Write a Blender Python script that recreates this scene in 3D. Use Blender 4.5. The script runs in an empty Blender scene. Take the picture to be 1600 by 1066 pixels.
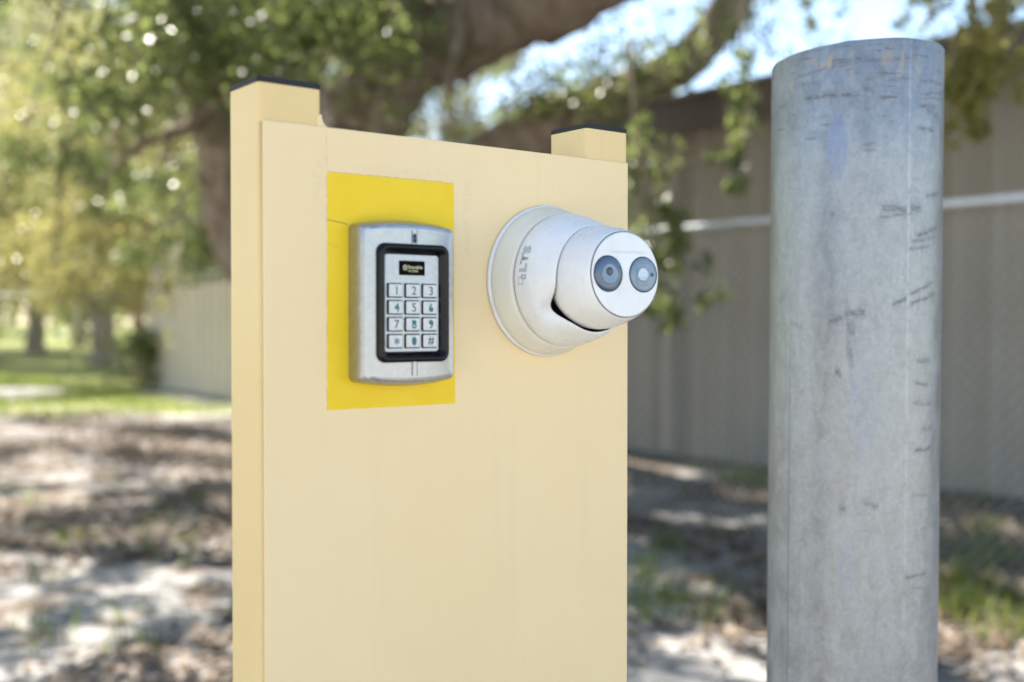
import bpy, bmesh, math, random
import numpy as np
from mathutils import Vector, Matrix

random.seed(7)
rng = np.random.default_rng(11)
S = bpy.context.scene
COL = S.collection
R = math.radians

# ------------------------------------------------------------------ camera
CAM_H = 1.25
F_PX, CXP, CYP, HZ = 1750.0, 800.0, 533.0, 505.0      # calibration read off the photograph
PITCH = math.atan((CYP - HZ) / F_PX)
cam = bpy.data.cameras.new('camera')
camo = bpy.data.objects.new('camera', cam)
COL.objects.link(camo)
camo.location = (0, 0, CAM_H)
camo.rotation_euler = (R(90) - PITCH, 0, 0)
cam.sensor_width = 36.0
cam.lens = 36.0 * F_PX / 1600.0
cam.clip_start, cam.clip_end = 0.05, 2000
cam.dof.use_dof = True
cam.dof.focus_distance = 0.89
cam.dof.aperture_fstop = cam.lens / 10.8
cam.dof.aperture_blades = 0
S.camera = camo

# ------------------------------------------------------------------ world, sun, exposure
SUN_EL, SUN_X, SUN_Y = R(50), -0.63, 0.777
wd = bpy.data.worlds.new('World')
S.world = wd
wd.use_nodes = True
nt = wd.node_tree
nt.nodes.clear()
sky = nt.nodes.new('ShaderNodeTexSky')
sky.sky_type = 'NISHITA'
sky.sun_disc = False
sky.sun_elevation = SUN_EL
sky.sun_rotation = math.atan2(SUN_X, SUN_Y)
sky.dust_density = 0.7
sky.ozone_density = 0.8
bg = nt.nodes.new('ShaderNodeBackground')
bg.inputs['Strength'].default_value = 0.094
wo = nt.nodes.new('ShaderNodeOutputWorld')
nt.links.new(sky.outputs[0], bg.inputs[0])
nt.links.new(bg.outputs[0], wo.inputs[0])
sl = bpy.data.lights.new('sun', 'SUN')
sl.energy = 5.0
sl.angle = R(0.53)
sl.color = (1.0, 0.94, 0.85)
so = bpy.data.objects.new('sun', sl)
COL.objects.link(so)
sd = Vector((SUN_X * math.cos(SUN_EL), SUN_Y * math.cos(SUN_EL), math.sin(SUN_EL))).normalized()
so.rotation_euler = sd.to_track_quat('Z', 'Y').to_euler()
S.view_settings.view_transform = 'Standard'
S.view_settings.look = 'None'
S.view_settings.gamma = 1.0
S.view_settings.exposure = 1.88
try:
    S.view_settings.use_curve_mapping = False
except Exception:
    pass
S.render.engine = 'CYCLES'
S.cycles.use_denoising = True
S.cycles.max_bounces = 8
S.cycles.diffuse_bounces = 4
S.cycles.transmission_bounces = 6
S.cycles.sample_clamp_indirect = 6.0

# ------------------------------------------------------------------ helpers
def lk(o, parent=None):
    COL.objects.link(o)
    if parent is not None:
        o.parent = parent
    return o

def obj(name, me, mat=None, parent=None, smooth=False):
    o = bpy.data.objects.new(name, me)
    if mat is not None:
        me.materials.append(mat)
    if smooth:
        me.polygons.foreach_set('use_smooth', [True] * len(me.polygons))
    return lk(o, parent)

def thing(name, label, cat, loc=(0, 0, 0), rz=0.0, group=None):
    o = bpy.data.objects.new(name, None)
    o.empty_display_size = 0.05
    o.location = loc
    o.rotation_euler = (0, 0, rz)
    lk(o)
    return tag(o, label, cat, group)

def tag(o, label, cat, group=None):
    o['label'] = label
    o['category'] = cat
    if group:
        o['group'] = group
    return o

def from_bm(bm, name):
    me = bpy.data.meshes.new(name)
    bmesh.ops.recalc_face_normals(bm, faces=bm.faces[:])
    bm.to_mesh(me)
    bm.free()
    return me

def mesh(name, verts, faces):
    me = bpy.data.meshes.new(name)
    me.from_pydata([tuple(v) for v in verts], [], faces)
    me.validate()
    bm = bmesh.new()
    bm.from_mesh(me)
    bmesh.ops.recalc_face_normals(bm, faces=bm.faces[:])
    bm.to_mesh(me)
    bm.free()
    return me

def box(bm, x0, x1, y0, y1, z0, z1):
    v = [bm.verts.new((x, y, z)) for z in (z0, z1) for y in (y0, y1) for x in (x0, x1)]
    for f in ((0, 1, 3, 2), (4, 6, 7, 5), (0, 4, 5, 1), (2, 3, 7, 6), (0, 2, 6, 4), (1, 5, 7, 3)):
        bm.faces.new([v[i] for i in f])
    return v

def box_mesh(name, x0, x1, y0, y1, z0, z1, bev=0.0, seg=2):
    bm = bmesh.new()
    box(bm, x0, x1, y0, y1, z0, z1)
    if bev > 0:
        bmesh.ops.bevel(bm, geom=bm.edges[:], offset=bev, segments=seg, affect='EDGES', profile=0.5)
    return from_bm(bm, name)

def rrect(hw, hh, r, n=6, cx=0.0, cz=0.0):
    pts = []
    for sx, sz, a0 in ((1, 1, 0), (-1, 1, 90), (-1, -1, 180), (1, -1, 270)):
        for i in range(n + 1):
            a = R(a0 + 90.0 * i / n)
            pts.append((cx + sx * (hw - r) + r * math.cos(a), cz + sz * (hh - r) + r * math.sin(a)))
    return pts

def loft(name, rings, cap0=False, cap1=True, closed=True):
    """rings: lists of equal length of 3D points"""
    verts = [p for r in rings for p in r]
    n = len(rings[0])
    faces = []
    for k in range(len(rings) - 1):
        for i in range(n if closed else n - 1):
            j = (i + 1) % n
            faces.append((k * n + i, k * n + j, (k + 1) * n + j, (k + 1) * n + i))
    if cap0:
        faces.append(tuple(range(n))[::-1])
    if cap1:
        faces.append(tuple((len(rings) - 1) * n + i for i in range(n)))
    return mesh(name, verts, faces)

def tube_arrays(paths, seg=8):
    """paths: list of lists of (Vector, radius) -> verts, faces of tapered tubes"""
    V, Fc = [], []
    for path in paths:
        base = len(V)
        n = len(path)
        up = Vector((0.31, 0.17, 0.93)).normalized()
        for k, (p, r) in enumerate(path):
            p = Vector(p)
            a = Vector(path[max(k - 1, 0)][0])
            b = Vector(path[min(k + 1, n - 1)][0])
            d = (b - a)
            d = d.normalized() if d.length > 1e-9 else Vector((0, 0, 1))
            e1 = d.cross(up)
            if e1.length < 0.05:
                e1 = d.cross(Vector((1, 0, 0)))
            e1.normalize()
            e2 = d.cross(e1).normalized()
            for i in range(seg):
                t = 2 * math.pi * i / seg
                V.append(p + (e1 * math.cos(t) + e2 * math.sin(t)) * r)
        for k in range(n - 1):
            for i in range(seg):
                j = (i + 1) % seg
                Fc.append((base + k * seg + i, base + k * seg + j, base + (k + 1) * seg + j, base + (k + 1) * seg + i))
        Fc.append(tuple(base + i for i in range(seg))[::-1])
        Fc.append(tuple(base + (n - 1) * seg + i for i in range(seg)))
    return V, Fc

def tubes(name, paths, mat, parent=None, seg=8, smooth=True):
    V, Fc = tube_arrays(paths, seg)
    me = bpy.data.meshes.new(name)
    me.from_pydata([tuple(v) for v in V], [], Fc)
    return obj(name, me, mat, parent, smooth)

def smooth_path(pts, n=6, wob=0.0, rs=None):
    """Catmull-Rom through (x,y,z,r) points, with a little wobble"""
    P = [np.array(p, float) for p in pts]
    P = [2 * P[0] - P[1]] + P + [2 * P[-1] - P[-2]]
    out = []
    for k in range(1, len(P) - 2):
        for i in range(n):
            t = i / n
            a, b, c, d = P[k - 1], P[k], P[k + 1], P[k + 2]
            q = 0.5 * ((2 * b) + (-a + c) * t + (2 * a - 5 * b + 4 * c - d) * t * t + (-a + 3 * b - 3 * c + d) * t ** 3)
            out.append(q)
    out.append(P[-2])
    res = []
    for q in out:
        w = (np.array([random.gauss(0, 1) for _ in range(3)]) * wob * q[3]) if wob else 0
        res.append((Vector(q[:3] + w), max(q[3] * (1 + (random.uniform(-.08, .08) if wob else 0)), 0.0015)))
    return res

def quads_mesh(name, co, tone=None):
    """co: (N,4,3) array of quads"""
    n = co.shape[0]
    me = bpy.data.meshes.new(name)
    me.vertices.add(n * 4)
    me.vertices.foreach_set('co', co.reshape(-1).astype(np.float32))
    me.loops.add(n * 4)
    me.loops.foreach_set('vertex_index', np.arange(n * 4, dtype=np.int32))
    me.polygons.add(n)
    me.polygons.foreach_set('loop_start', np.arange(0, n * 4, 4, dtype=np.int32))
    me.update(calc_edges=True)
    if tone is not None:
        at = me.attributes.new('tone', 'FLOAT', 'POINT')
        at.data.foreach_set('value', np.repeat(tone, 4).astype(np.float32))
    return me

# ------------------------------------------------------------------ node helpers
class NT:
    def __init__(self, name):
        self.m = bpy.data.materials.new(name)
        self.m.use_nodes = True
        self.t = self.m.node_tree
        self.t.nodes.clear()
        self.out = self.n('ShaderNodeOutputMaterial')
    def n(self, kind, **kw):
        nd = self.t.nodes.new(kind)
        for k, v in kw.items():
            setattr(nd, k, v)
        return nd
    def l(self, a, b):
        self.t.links.new(a, b)
    def put(self, v, sock):
        if isinstance(v, bpy.types.NodeSocket):
            self.l(v, sock)
        else:
            sock.default_value = v
    def coord(self, which='Object'):
        return self.n('ShaderNodeTexCoord').outputs[which]
    def mapping(self, vec, scale=(1, 1, 1), loc=(0, 0, 0), rot=(0, 0, 0)):
        m = self.n('ShaderNodeMapping')
        self.l(vec, m.inputs['Vector'])
        m.inputs['Scale'].default_value = scale
        m.inputs['Location'].default_value = loc
        m.inputs['Rotation'].default_value = rot
        return m.outputs[0]
    def noise(self, vec, scale, detail=4, rough=0.55, dist=0.0, out='Fac'):
        m = self.n('ShaderNodeTexNoise')
        self.l(vec, m.inputs['Vector'])
        m.inputs['Scale'].default_value = scale
        m.inputs['Detail'].default_value = detail
        m.inputs['Roughness'].default_value = rough
        m.inputs['Distortion'].default_value = dist
        return m.outputs[out]
    def voro(self, vec, scale, out='Color', feature='F1'):
        m = self.n('ShaderNodeTexVoronoi', feature=feature)
        self.l(vec, m.inputs['Vector'])
        m.inputs['Scale'].default_value = scale
        return m.outputs[out]
    def ramp(self, v, lo, hi, a=0.0, b=1.0, smooth=True):
        m = self.n('ShaderNodeMapRange')
        if smooth:
            m.interpolation_type = 'SMOOTHSTEP'
        self.l(v, m.inputs['Value'])
        m.inputs['From Min'].default_value = lo
        m.inputs['From Max'].default_value = hi
        m.inputs['To Min'].default_value = a
        m.inputs['To Max'].default_value = b
        return m.outputs['Result']
    def math(self, op, a, b=0.0, c=0.0):
        m = self.n('ShaderNodeMath', operation=op)
        self.put(a, m.inputs[0])
        self.put(b, m.inputs[1])
        if op in ('MULTIPLY_ADD', 'COMPARE'):
            self.put(c, m.inputs[2])
        return m.outputs[0]
    def mix(self, f, a, b, blend='MIX'):
        m = self.n('ShaderNodeMix', data_type='RGBA', blend_type=blend)
        self.put(f, m.inputs[0])
        self.put(a if isinstance(a, bpy.types.NodeSocket) else (*a, 1.0) if len(a) == 3 else a, m.inputs[6])
        self.put(b if isinstance(b, bpy.types.NodeSocket) else (*b, 1.0) if len(b) == 3 else b, m.inputs[7])
        return m.outputs[2]
    def sep(self, vec):
        m = self.n('ShaderNodeSeparateXYZ')
        self.l(vec, m.inputs[0])
        return m.outputs
    def bump(self, h, strength=0.2, dist=0.001):
        b = self.n('ShaderNodeBump')
        self.l(h, b.inputs['Height'])
        b.inputs['Strength'].default_value = strength
        b.inputs['Distance'].default_value = dist
        return b.outputs[0]
    def bsdf(self, col, rough=0.5, metal=0.0, normal=None, coat=0.0, spec=0.5):
        p = self.n('ShaderNodeBsdfPrincipled')
        self.put(col if isinstance(col, bpy.types.NodeSocket) else (*col, 1.0), p.inputs['Base Color'])
        self.put(rough, p.inputs['Roughness'])
        self.put(metal, p.inputs['Metallic'])
        p.inputs['Coat Weight'].default_value = coat
        p.inputs['Specular IOR Level'].default_value = spec
        if normal is not None:
            self.l(normal, p.inputs['Normal'])
        return p
    def done(self, sh):
        self.l(sh.outputs[0] if hasattr(sh, 'outputs') else sh, self.out.inputs[0])
        return self.m

def simple(name, col, rough=0.5, metal=0.0, coat=0.0, spec=0.5, var=0.08, scale=30.0, bump=0.0):
    k = NT(name)
    c = k.coord()
    nz = k.noise(c, scale, 5)
    dark = tuple(x * (1 - var) for x in col)
    lite = tuple(min(x * (1 + var), 1.0) for x in col)
    cc = k.mix(k.ramp(nz, .3, .7), dark, lite)
    nm = k.bump(nz, bump, 0.002) if bump else None
    return k.done(k.bsdf(cc, rough, metal, nm, coat, spec))

# ------------------------------------------------------------------ materials
def mat_cream():
    k = NT('cream_paint')
    c = k.coord()
    x, y, z = k.sep(c)
    big = k.noise(c, 7.0, 4)
    col = k.mix(k.ramp(big, .3, .7), (.815, .625, .345), (.845, .652, .37))
    # rubbed dirt, in tall faint smears, most of it beside the yellow square and along the left strip
    sm = k.noise(k.mapping(c, (60, 60, 14)), 1.0, 6, .7, 1.2)
    zone = k.noise(c, 16.0, 3)
    d = k.math('MULTIPLY', k.ramp(sm, .58, .8), k.ramp(zone, .5, .72))
    col = k.mix(k.math('MULTIPLY', d, .42), col, (.42, .37, .28))
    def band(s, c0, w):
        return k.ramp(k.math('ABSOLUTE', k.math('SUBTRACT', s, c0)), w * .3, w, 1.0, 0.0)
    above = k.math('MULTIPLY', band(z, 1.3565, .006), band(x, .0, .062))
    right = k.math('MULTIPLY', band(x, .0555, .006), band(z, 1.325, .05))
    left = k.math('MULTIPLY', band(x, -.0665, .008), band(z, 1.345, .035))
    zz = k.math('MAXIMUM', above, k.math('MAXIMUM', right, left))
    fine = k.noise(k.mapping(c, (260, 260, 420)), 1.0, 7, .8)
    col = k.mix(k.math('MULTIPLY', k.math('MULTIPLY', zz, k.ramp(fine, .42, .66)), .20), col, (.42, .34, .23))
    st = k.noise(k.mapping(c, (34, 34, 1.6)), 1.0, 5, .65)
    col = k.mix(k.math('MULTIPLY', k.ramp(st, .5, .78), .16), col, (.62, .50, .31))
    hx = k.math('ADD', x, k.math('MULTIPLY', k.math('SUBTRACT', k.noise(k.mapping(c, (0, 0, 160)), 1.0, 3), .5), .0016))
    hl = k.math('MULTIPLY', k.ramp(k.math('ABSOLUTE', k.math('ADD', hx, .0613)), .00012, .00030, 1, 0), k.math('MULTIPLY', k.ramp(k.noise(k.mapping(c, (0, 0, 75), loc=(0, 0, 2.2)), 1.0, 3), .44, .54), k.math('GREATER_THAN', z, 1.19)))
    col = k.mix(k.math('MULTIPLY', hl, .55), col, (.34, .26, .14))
    # small chips
    ch = k.noise(c, 95.0, 2, .5)
    col = k.mix(k.math('MULTIPLY', k.ramp(ch, .83, .845), .6), col, (.20, .16, .10))
    h = k.math('ADD', k.noise(c, 420.0, 3), k.math('ADD', k.math('MULTIPLY', k.noise(c, 45.0, 3), 1.5), k.math('MULTIPLY', k.noise(c, 9.0, 2), 7.0)))
    rough = k.ramp(big, .3, .7, .32, .48)
    return k.done(k.bsdf(col, rough, 0, k.bump(h, .10, .0008), 0, .4))

def mat_post():
    k = NT('cream_post_paint')
    c = k.coord()
    big = k.noise(c, 9.0, 4)
    col = k.mix(k.ramp(big, .3, .7), (.745, .545, .245), (.775, .575, .275))
    sm = k.noise(k.mapping(c, (90, 90, 10)), 1.0, 6, .7, .6)
    col = k.mix(k.math('MULTIPLY', k.ramp(sm, .62, .8), .3), col, (.46, .38, .22))
    ch = k.noise(c, 110.0, 2, .5)
    col = k.mix(k.math('MULTIPLY', k.ramp(ch, .78, .79), .8), col, (.12, .08, .05))
    h = k.math('ADD', k.noise(c, 420.0, 3), k.math('MULTIPLY', k.noise(k.mapping(c, (60, 60, 12)), 1.0, 3), 2.5))
    return k.done(k.bsdf(col, .40, 0, k.bump(h, .12, .0008), 0, .4))

def mat_yellow():
    k = NT('yellow_paint')
    c = k.coord()
    x, y, z = k.sep(c)
    big = k.noise(c, 22.0, 5)
    col = k.mix(k.ramp(big, .3, .7), (.83, .555, .012), (.86, .60, .024))
    # fine cracks in the old coat
    nx = k.noise(k.mapping(c, (120, 0, 0)), 1.0, 4)
    def crack(z0, slope, x0, x1, w, wob):
        zl = k.math('ADD', k.math('MULTIPLY', k.math('SUBTRACT', x, x0), slope), z0)
        zl = k.math('ADD', zl, k.math('MULTIPLY', k.math('SUBTRACT', nx, .5), wob))
        dd = k.ramp(k.math('ABSOLUTE', k.math('SUBTRACT', z, zl)), w * .5, w, 1.0, 0.0)
        inx = k.math('MULTIPLY', k.math('GREATER_THAN', x, x0), k.math('LESS_THAN', x, x1))
        return k.math('MULTIPLY', dd, inx)
    cr = k.math('MAXIMUM', crack(1.3203, -.13, -.0625, -.045, .00035, .003),
                k.math('MULTIPLY', crack(1.305, -.35, -.0625, -.052, .00022, .003), .4))
    col = k.mix(cr, col, (.17, .11, .02))
    # cream overspray bleeding over the top edge
    ed = k.math('ADD', z, k.math('MULTIPLY', k.noise(k.mapping(c, (500, 1, 60)), 1.0, 3), .0026))
    col = k.mix(k.math('MULTIPLY', k.ramp(ed, 1.3532, 1.3540), .75), col, (.62, .47, .20))
    h = k.math('ADD', k.noise(c, 330.0, 3), k.math('MULTIPLY', k.noise(c, 90.0, 3), 1.5))
    return k.done(k.bsdf(col, .36, 0, k.bump(h, .22, .0010), 0, .25))

def mat_cast():
    k = NT('cast_zinc')
    c = k.coord()
    a = k.noise(c, 180.0, 6, .7)
    b = k.noise(k.mapping(c, (60, 60, 240)), 1.0, 4)
    col = k.mix(k.ramp(a, .3, .75), (.35, .36, .37), (.45, .46, .465))
    col = k.mix(k.math('MULTIPLY', k.ramp(b, .6, .8), .2), col, (.25, .25, .25))
    rough = k.ramp(a, .3, .7, .27, .38)
    return k.done(k.bsdf(col, rough, .85, k.bump(a, .06, .0005)))

def _scuffs():
    """rub marks read off the photograph: left x, right x, left y, right y, thickness, strength -> angle and height on the pipe"""
    out = []
    for x0, x1, y0, y1, th, st in ((1258, 1345, 151, 149, 4, .95), (1298, 1347, 99, 95, 3, .8), (1240, 1425, 121, 96, 1.6, .7), (1355, 1425, 100, 98, 2, .7), (1243, 1290, 131, 126, 3, .6),
        (1270, 1286, 118, 132, 7, .5), (1345, 1366, 140, 146, 3, .6), (1348, 1382, 128, 122, 2, .5), (1380, 1420, 130, 128, 3, .5), (1431, 1468, 133, 141, 2, .8), (1430, 1470, 155, 153, 2.2, .8), (1432, 1468, 161, 163, 2, .7),
        (1428, 1458, 171, 176, 3.4, .95), (1440, 1462, 178, 190, 5, .8), (1427, 1456, 204, 212, 2.4, .9), (1350, 1367, 174, 169, 2.5, .7), (1345, 1368, 229, 225, 1.6, .6), (1350, 1370, 237, 236, 1.6, .5),
        (1375, 1415, 325, 331, 5, .85), (1418, 1436, 327, 330, 5, .8), (1370, 1425, 341, 336, 2, .6), (1440, 1464, 311, 306, 3, .7), (1425, 1462, 372, 357, 4, .9), (1420, 1460, 380, 372, 3, .7), (1412, 1450, 392, 386, 3, .6),
        (1218, 1232, 163, 160, 4, .5), (1300, 1308, 335, 333, 4, .7), (1393, 1416, 476, 467, 3, .9), (1418, 1455, 462, 441, 2.4, .8), (1418, 1460, 476, 458, 2.4, .9), (1300, 1322, 502, 497, 4, .8), (1322, 1356, 492, 488, 5, .8), (1326, 1340, 505, 520, 14, .6),
        (1326, 1338, 540, 560, 16, .5), (1310, 1320, 580, 586, 6, .7), (1428, 1452, 565, 560, 4, .6), (1427, 1450, 598, 598, 2, .8), (1425, 1458, 628, 626, 4, .5), (1426, 1456, 702, 695, 2.6, .95), (1440, 1458, 668, 663, 5, .5),
        (1318, 1328, 796, 797, 5, .7), (1352, 1378, 786, 790, 4, .5), (1415, 1450, 900, 888, 2, .8), (1425, 1448, 914, 912, 1.6, .5), (1425, 1452, 770, 768, 2, .5), (1240, 1262, 505, 512, 3, .4), (1222, 1236, 470, 460, 7, .35)):
        def az(x, y):
            a = math.asin(max(-.97, min(.97, (x - 1338) / 135.0)))
            return a, 1.25 + (505 - y) / 1750.0 * (1.148 - .081 * math.cos(a))
        a0, za = az(x0, y0)
        a1, zb = az(x1, y1)
        out.append((a0, a1, za, zb, th * .00078, st))
    return out
SCUFFS = _scuffs()

def mat_galv():
    k = NT('galvanized_steel')
    c = k.coord()
    x, y, z = k.sep(c)
    # coordinates round the pipe: angle and height
    ang = k.math('ARCTAN2', x, k.math('MULTIPLY', y, -1.0))
    cv = k.n('ShaderNodeCombineXYZ')
    k.l(ang, cv.inputs[0])
    k.l(z, cv.inputs[2])
    uv = cv.outputs[0]
    sp = k.voro(k.mapping(uv, (22, 1, 260)), 1.0, 'Color')
    spx = k.sep(sp)[0]
    mott = k.noise(k.mapping(uv, (5, 1, 30)), 1.0, 7, .72, .4)
    streak = k.noise(k.mapping(uv, (26, 1, 4)), 1.0, 5, .6)
    col = k.mix(k.ramp(mott, .3, .7), (.23, .24, .245), (.36, .37, .375))
    col = k.mix(.12, col, k.mix(spx, (.26, .29, .32), (.58, .61, .64)))
    col = k.mix(k.math('MULTIPLY', k.ramp(streak, .52, .75), .30), col, (.30, .32, .33))
    spk = k.noise(k.mapping(uv, (60, 1, 420)), 1.0, 3, .6)
    col = k.mix(k.math('MULTIPLY', k.ramp(spk, .64, .72), .5), col, (.70, .72, .73))
    fleck = k.noise(k.mapping(uv, (30, 1, 240), loc=(5, 0, 3)), 1.0, 5, .75)
    col = k.mix(k.math('MULTIPLY', k.ramp(fleck, .56, .70), .35), col, (.20, .22, .24))
    # rubber and paint scuffs: short, level, thin and mostly high up or on the right-hand side
    s1 = k.noise(k.mapping(uv, (2.2, 1, 260), rot=(0, R(.6), 0)), 1.0, 3, .6, .4)
    zone1 = k.noise(k.mapping(uv, (3.0, 1, 16), loc=(3.3, 0, 1.7)), 1.0, 2)
    hi = k.ramp(z, 1.36, 1.50)
    rt = k.math('MULTIPLY', k.ramp(ang, .35, .85), k.ramp(ang, 1.35, 1.1))
    w = k.math('MAXIMUM', k.math('MULTIPLY', hi, .8), k.math('MULTIPLY', rt, .2))
    scf = k.math('MULTIPLY', k.ramp(s1, .58, .66), k.math('MULTIPLY', w, k.ramp(zone1, .42, .58)))
    # single knocks and rub marks, each with its own place, length and slant round the pipe
    brk = k.noise(k.mapping(uv, (14, 1, 330)), 1.0, 4, .7)
    brk2 = k.noise(k.mapping(uv, (20, 1, 170), loc=(4, 0, 7)), 1.0, 5, .75)
    wobz = k.math('MULTIPLY', k.math('SUBTRACT', k.noise(k.mapping(uv, (6, 1, 5)), 1.0, 3), .5), .0045)
    zz = k.math('ADD', z, wobz)
    for a0, a1, z0, z1, th, st in SCUFFS:
        am, zm = (a0 + a1) / 2, (z0 + z1) / 2
        u = k.math('ABSOLUTE', k.math('MULTIPLY', k.math('SUBTRACT', ang, am), 2 / (a1 - a0)))
        zl = k.math('MULTIPLY_ADD', ang, (z1 - z0) / (a1 - a0), zm - am * (z1 - z0) / (a1 - a0))
        v = k.math('ABSOLUTE', k.math('DIVIDE', k.math('SUBTRACT', zz, zl), th))
        q = k.math('MULTIPLY', k.ramp(u, .75, 1.05, 1, 0), k.ramp(v, .2, 1.3, st * .8, 0))
        scf = k.math('MAXIMUM', scf, k.math('MULTIPLY', q, k.ramp(brk, .36, .56, .12, 1)))
        halo = k.math('MULTIPLY', k.ramp(u, .7, 1.25, 1, 0), k.ramp(v, .6, 3.0, st * .5, 0))
        scf = k.math('MAXIMUM', scf, k.math('MULTIPLY', halo, k.ramp(brk2, .42, .66, 0, 1)))
    dots = k.noise(k.mapping(uv, (34, 1, 260)), 1.0, 4, .7)
    blob = k.ramp(k.noise(k.mapping(uv, (2.6, 1, 13), loc=(9.1, 0, 4.4)), 1.0, 2), .56, .70)
    scf = k.math('MAXIMUM', scf, k.math('MULTIPLY', k.ramp(dots, .57, .68), k.math('MULTIPLY', blob, .75)))
    col = k.mix(k.math('MULTIPLY', scf, .85), col, (.055, .06, .068))
    # a rubbed blue smudge below the rim and fainter ones further down
    def spot(a0, z0, wa, wz):
        da = k.math('DIVIDE', k.math('SUBTRACT', ang, a0), wa)
        dz = k.math('DIVIDE', k.math('SUBTRACT', z, z0), wz)
        rr = k.math('ADD', k.math('MULTIPLY', da, da), k.math('MULTIPLY', dz, dz))
        return k.ramp(rr, .35, 1.2, 1.0, 0.0)
    grit = k.noise(k.mapping(uv, (22, 1, 130)), 1.0, 5, .7)
    sm = k.math('MULTIPLY', spot(-.20, 1.418, .13, .034), k.ramp(grit, .30, .62))
    sm = k.math('MAXIMUM', sm, k.math('MULTIPLY', k.math('MAXIMUM', spot(.10, 1.17, .16, .05), spot(-.05, 1.015, .12, .03)), k.ramp(grit, .45, .68)))
    col = k.mix(k.math('MULTIPLY', sm, .60), col, (.20, .25, .42))
    # tan rust bleeding from the cut rim
    ru = k.noise(k.mapping(uv, (9, 1, 45), loc=(1, 0, 2)), 1.0, 4, .6)
    col = k.mix(k.math('MULTIPLY', k.math('MULTIPLY', k.ramp(ru, .54, .66), k.ramp(z, 1.465, 1.50)), .75), col, (.52, .40, .25))
    # drawn lines left by the mill: one pale, one dark
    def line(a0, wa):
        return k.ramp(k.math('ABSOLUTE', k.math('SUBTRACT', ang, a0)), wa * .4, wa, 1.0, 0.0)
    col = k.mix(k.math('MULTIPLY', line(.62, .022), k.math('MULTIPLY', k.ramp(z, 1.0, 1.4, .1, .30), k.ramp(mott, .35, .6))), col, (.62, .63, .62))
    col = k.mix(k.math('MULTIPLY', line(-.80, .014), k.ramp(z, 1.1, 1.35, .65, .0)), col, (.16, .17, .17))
    rough = k.math('ADD', k.ramp(mott, .3, .7, .34, .50), k.math('MULTIPLY', scf, .2))
    met = k.math('SUBTRACT', .62, k.math('MULTIPLY', scf, .6))
    h = k.math('ADD', mott, k.math('MULTIPLY', spk, .4))
    return k.done(k.bsdf(col, rough, met, k.bump(h, .16, .0010)))

def leaf_mat(name, c0, c1, c2, trans=0.45, tcol=(.32, .36, .06), rough=.38):
    k = NT(name)
    at = k.n('ShaderNodeAttribute', attribute_name='tone')
    t = at.outputs['Fac']
    col = k.mix(k.ramp(t, 0, .55, 0, 1, False), c0, c1)
    col = k.mix(k.ramp(t, .6, 1., 0, 1, False), col, c2)
    p = k.bsdf(col, rough, 0, None, 0, .5)
    tr = k.n('ShaderNodeBsdfTranslucent')
    k.l(k.mix(.6, col, tcol), tr.inputs[0])
    ms = k.n('ShaderNodeMixShader')
    ms.inputs[0].default_value = trans
    k.l(p.outputs[0], ms.inputs[1])
    k.l(tr.outputs[0], ms.inputs[2])
    return k.done(ms)

def mat_bark():
    k = NT('oak_bark')
    c = k.coord()
    a = k.noise(k.mapping(c, (9, 9, 3)), 1.0, 7, .7, .6)
    b = k.noise(c, 2.2, 4)
    col = k.mix(k.ramp(a, .3, .7), (.19, .142, .105), (.41, .325, .25))
    col = k.mix(k.math('MULTIPLY', k.ramp(b, .55, .7), .55), col, (.13, .125, .06))
    return k.done(k.bsdf(col, .9, 0, k.bump(a, .8, .05), 0, .2))

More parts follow.
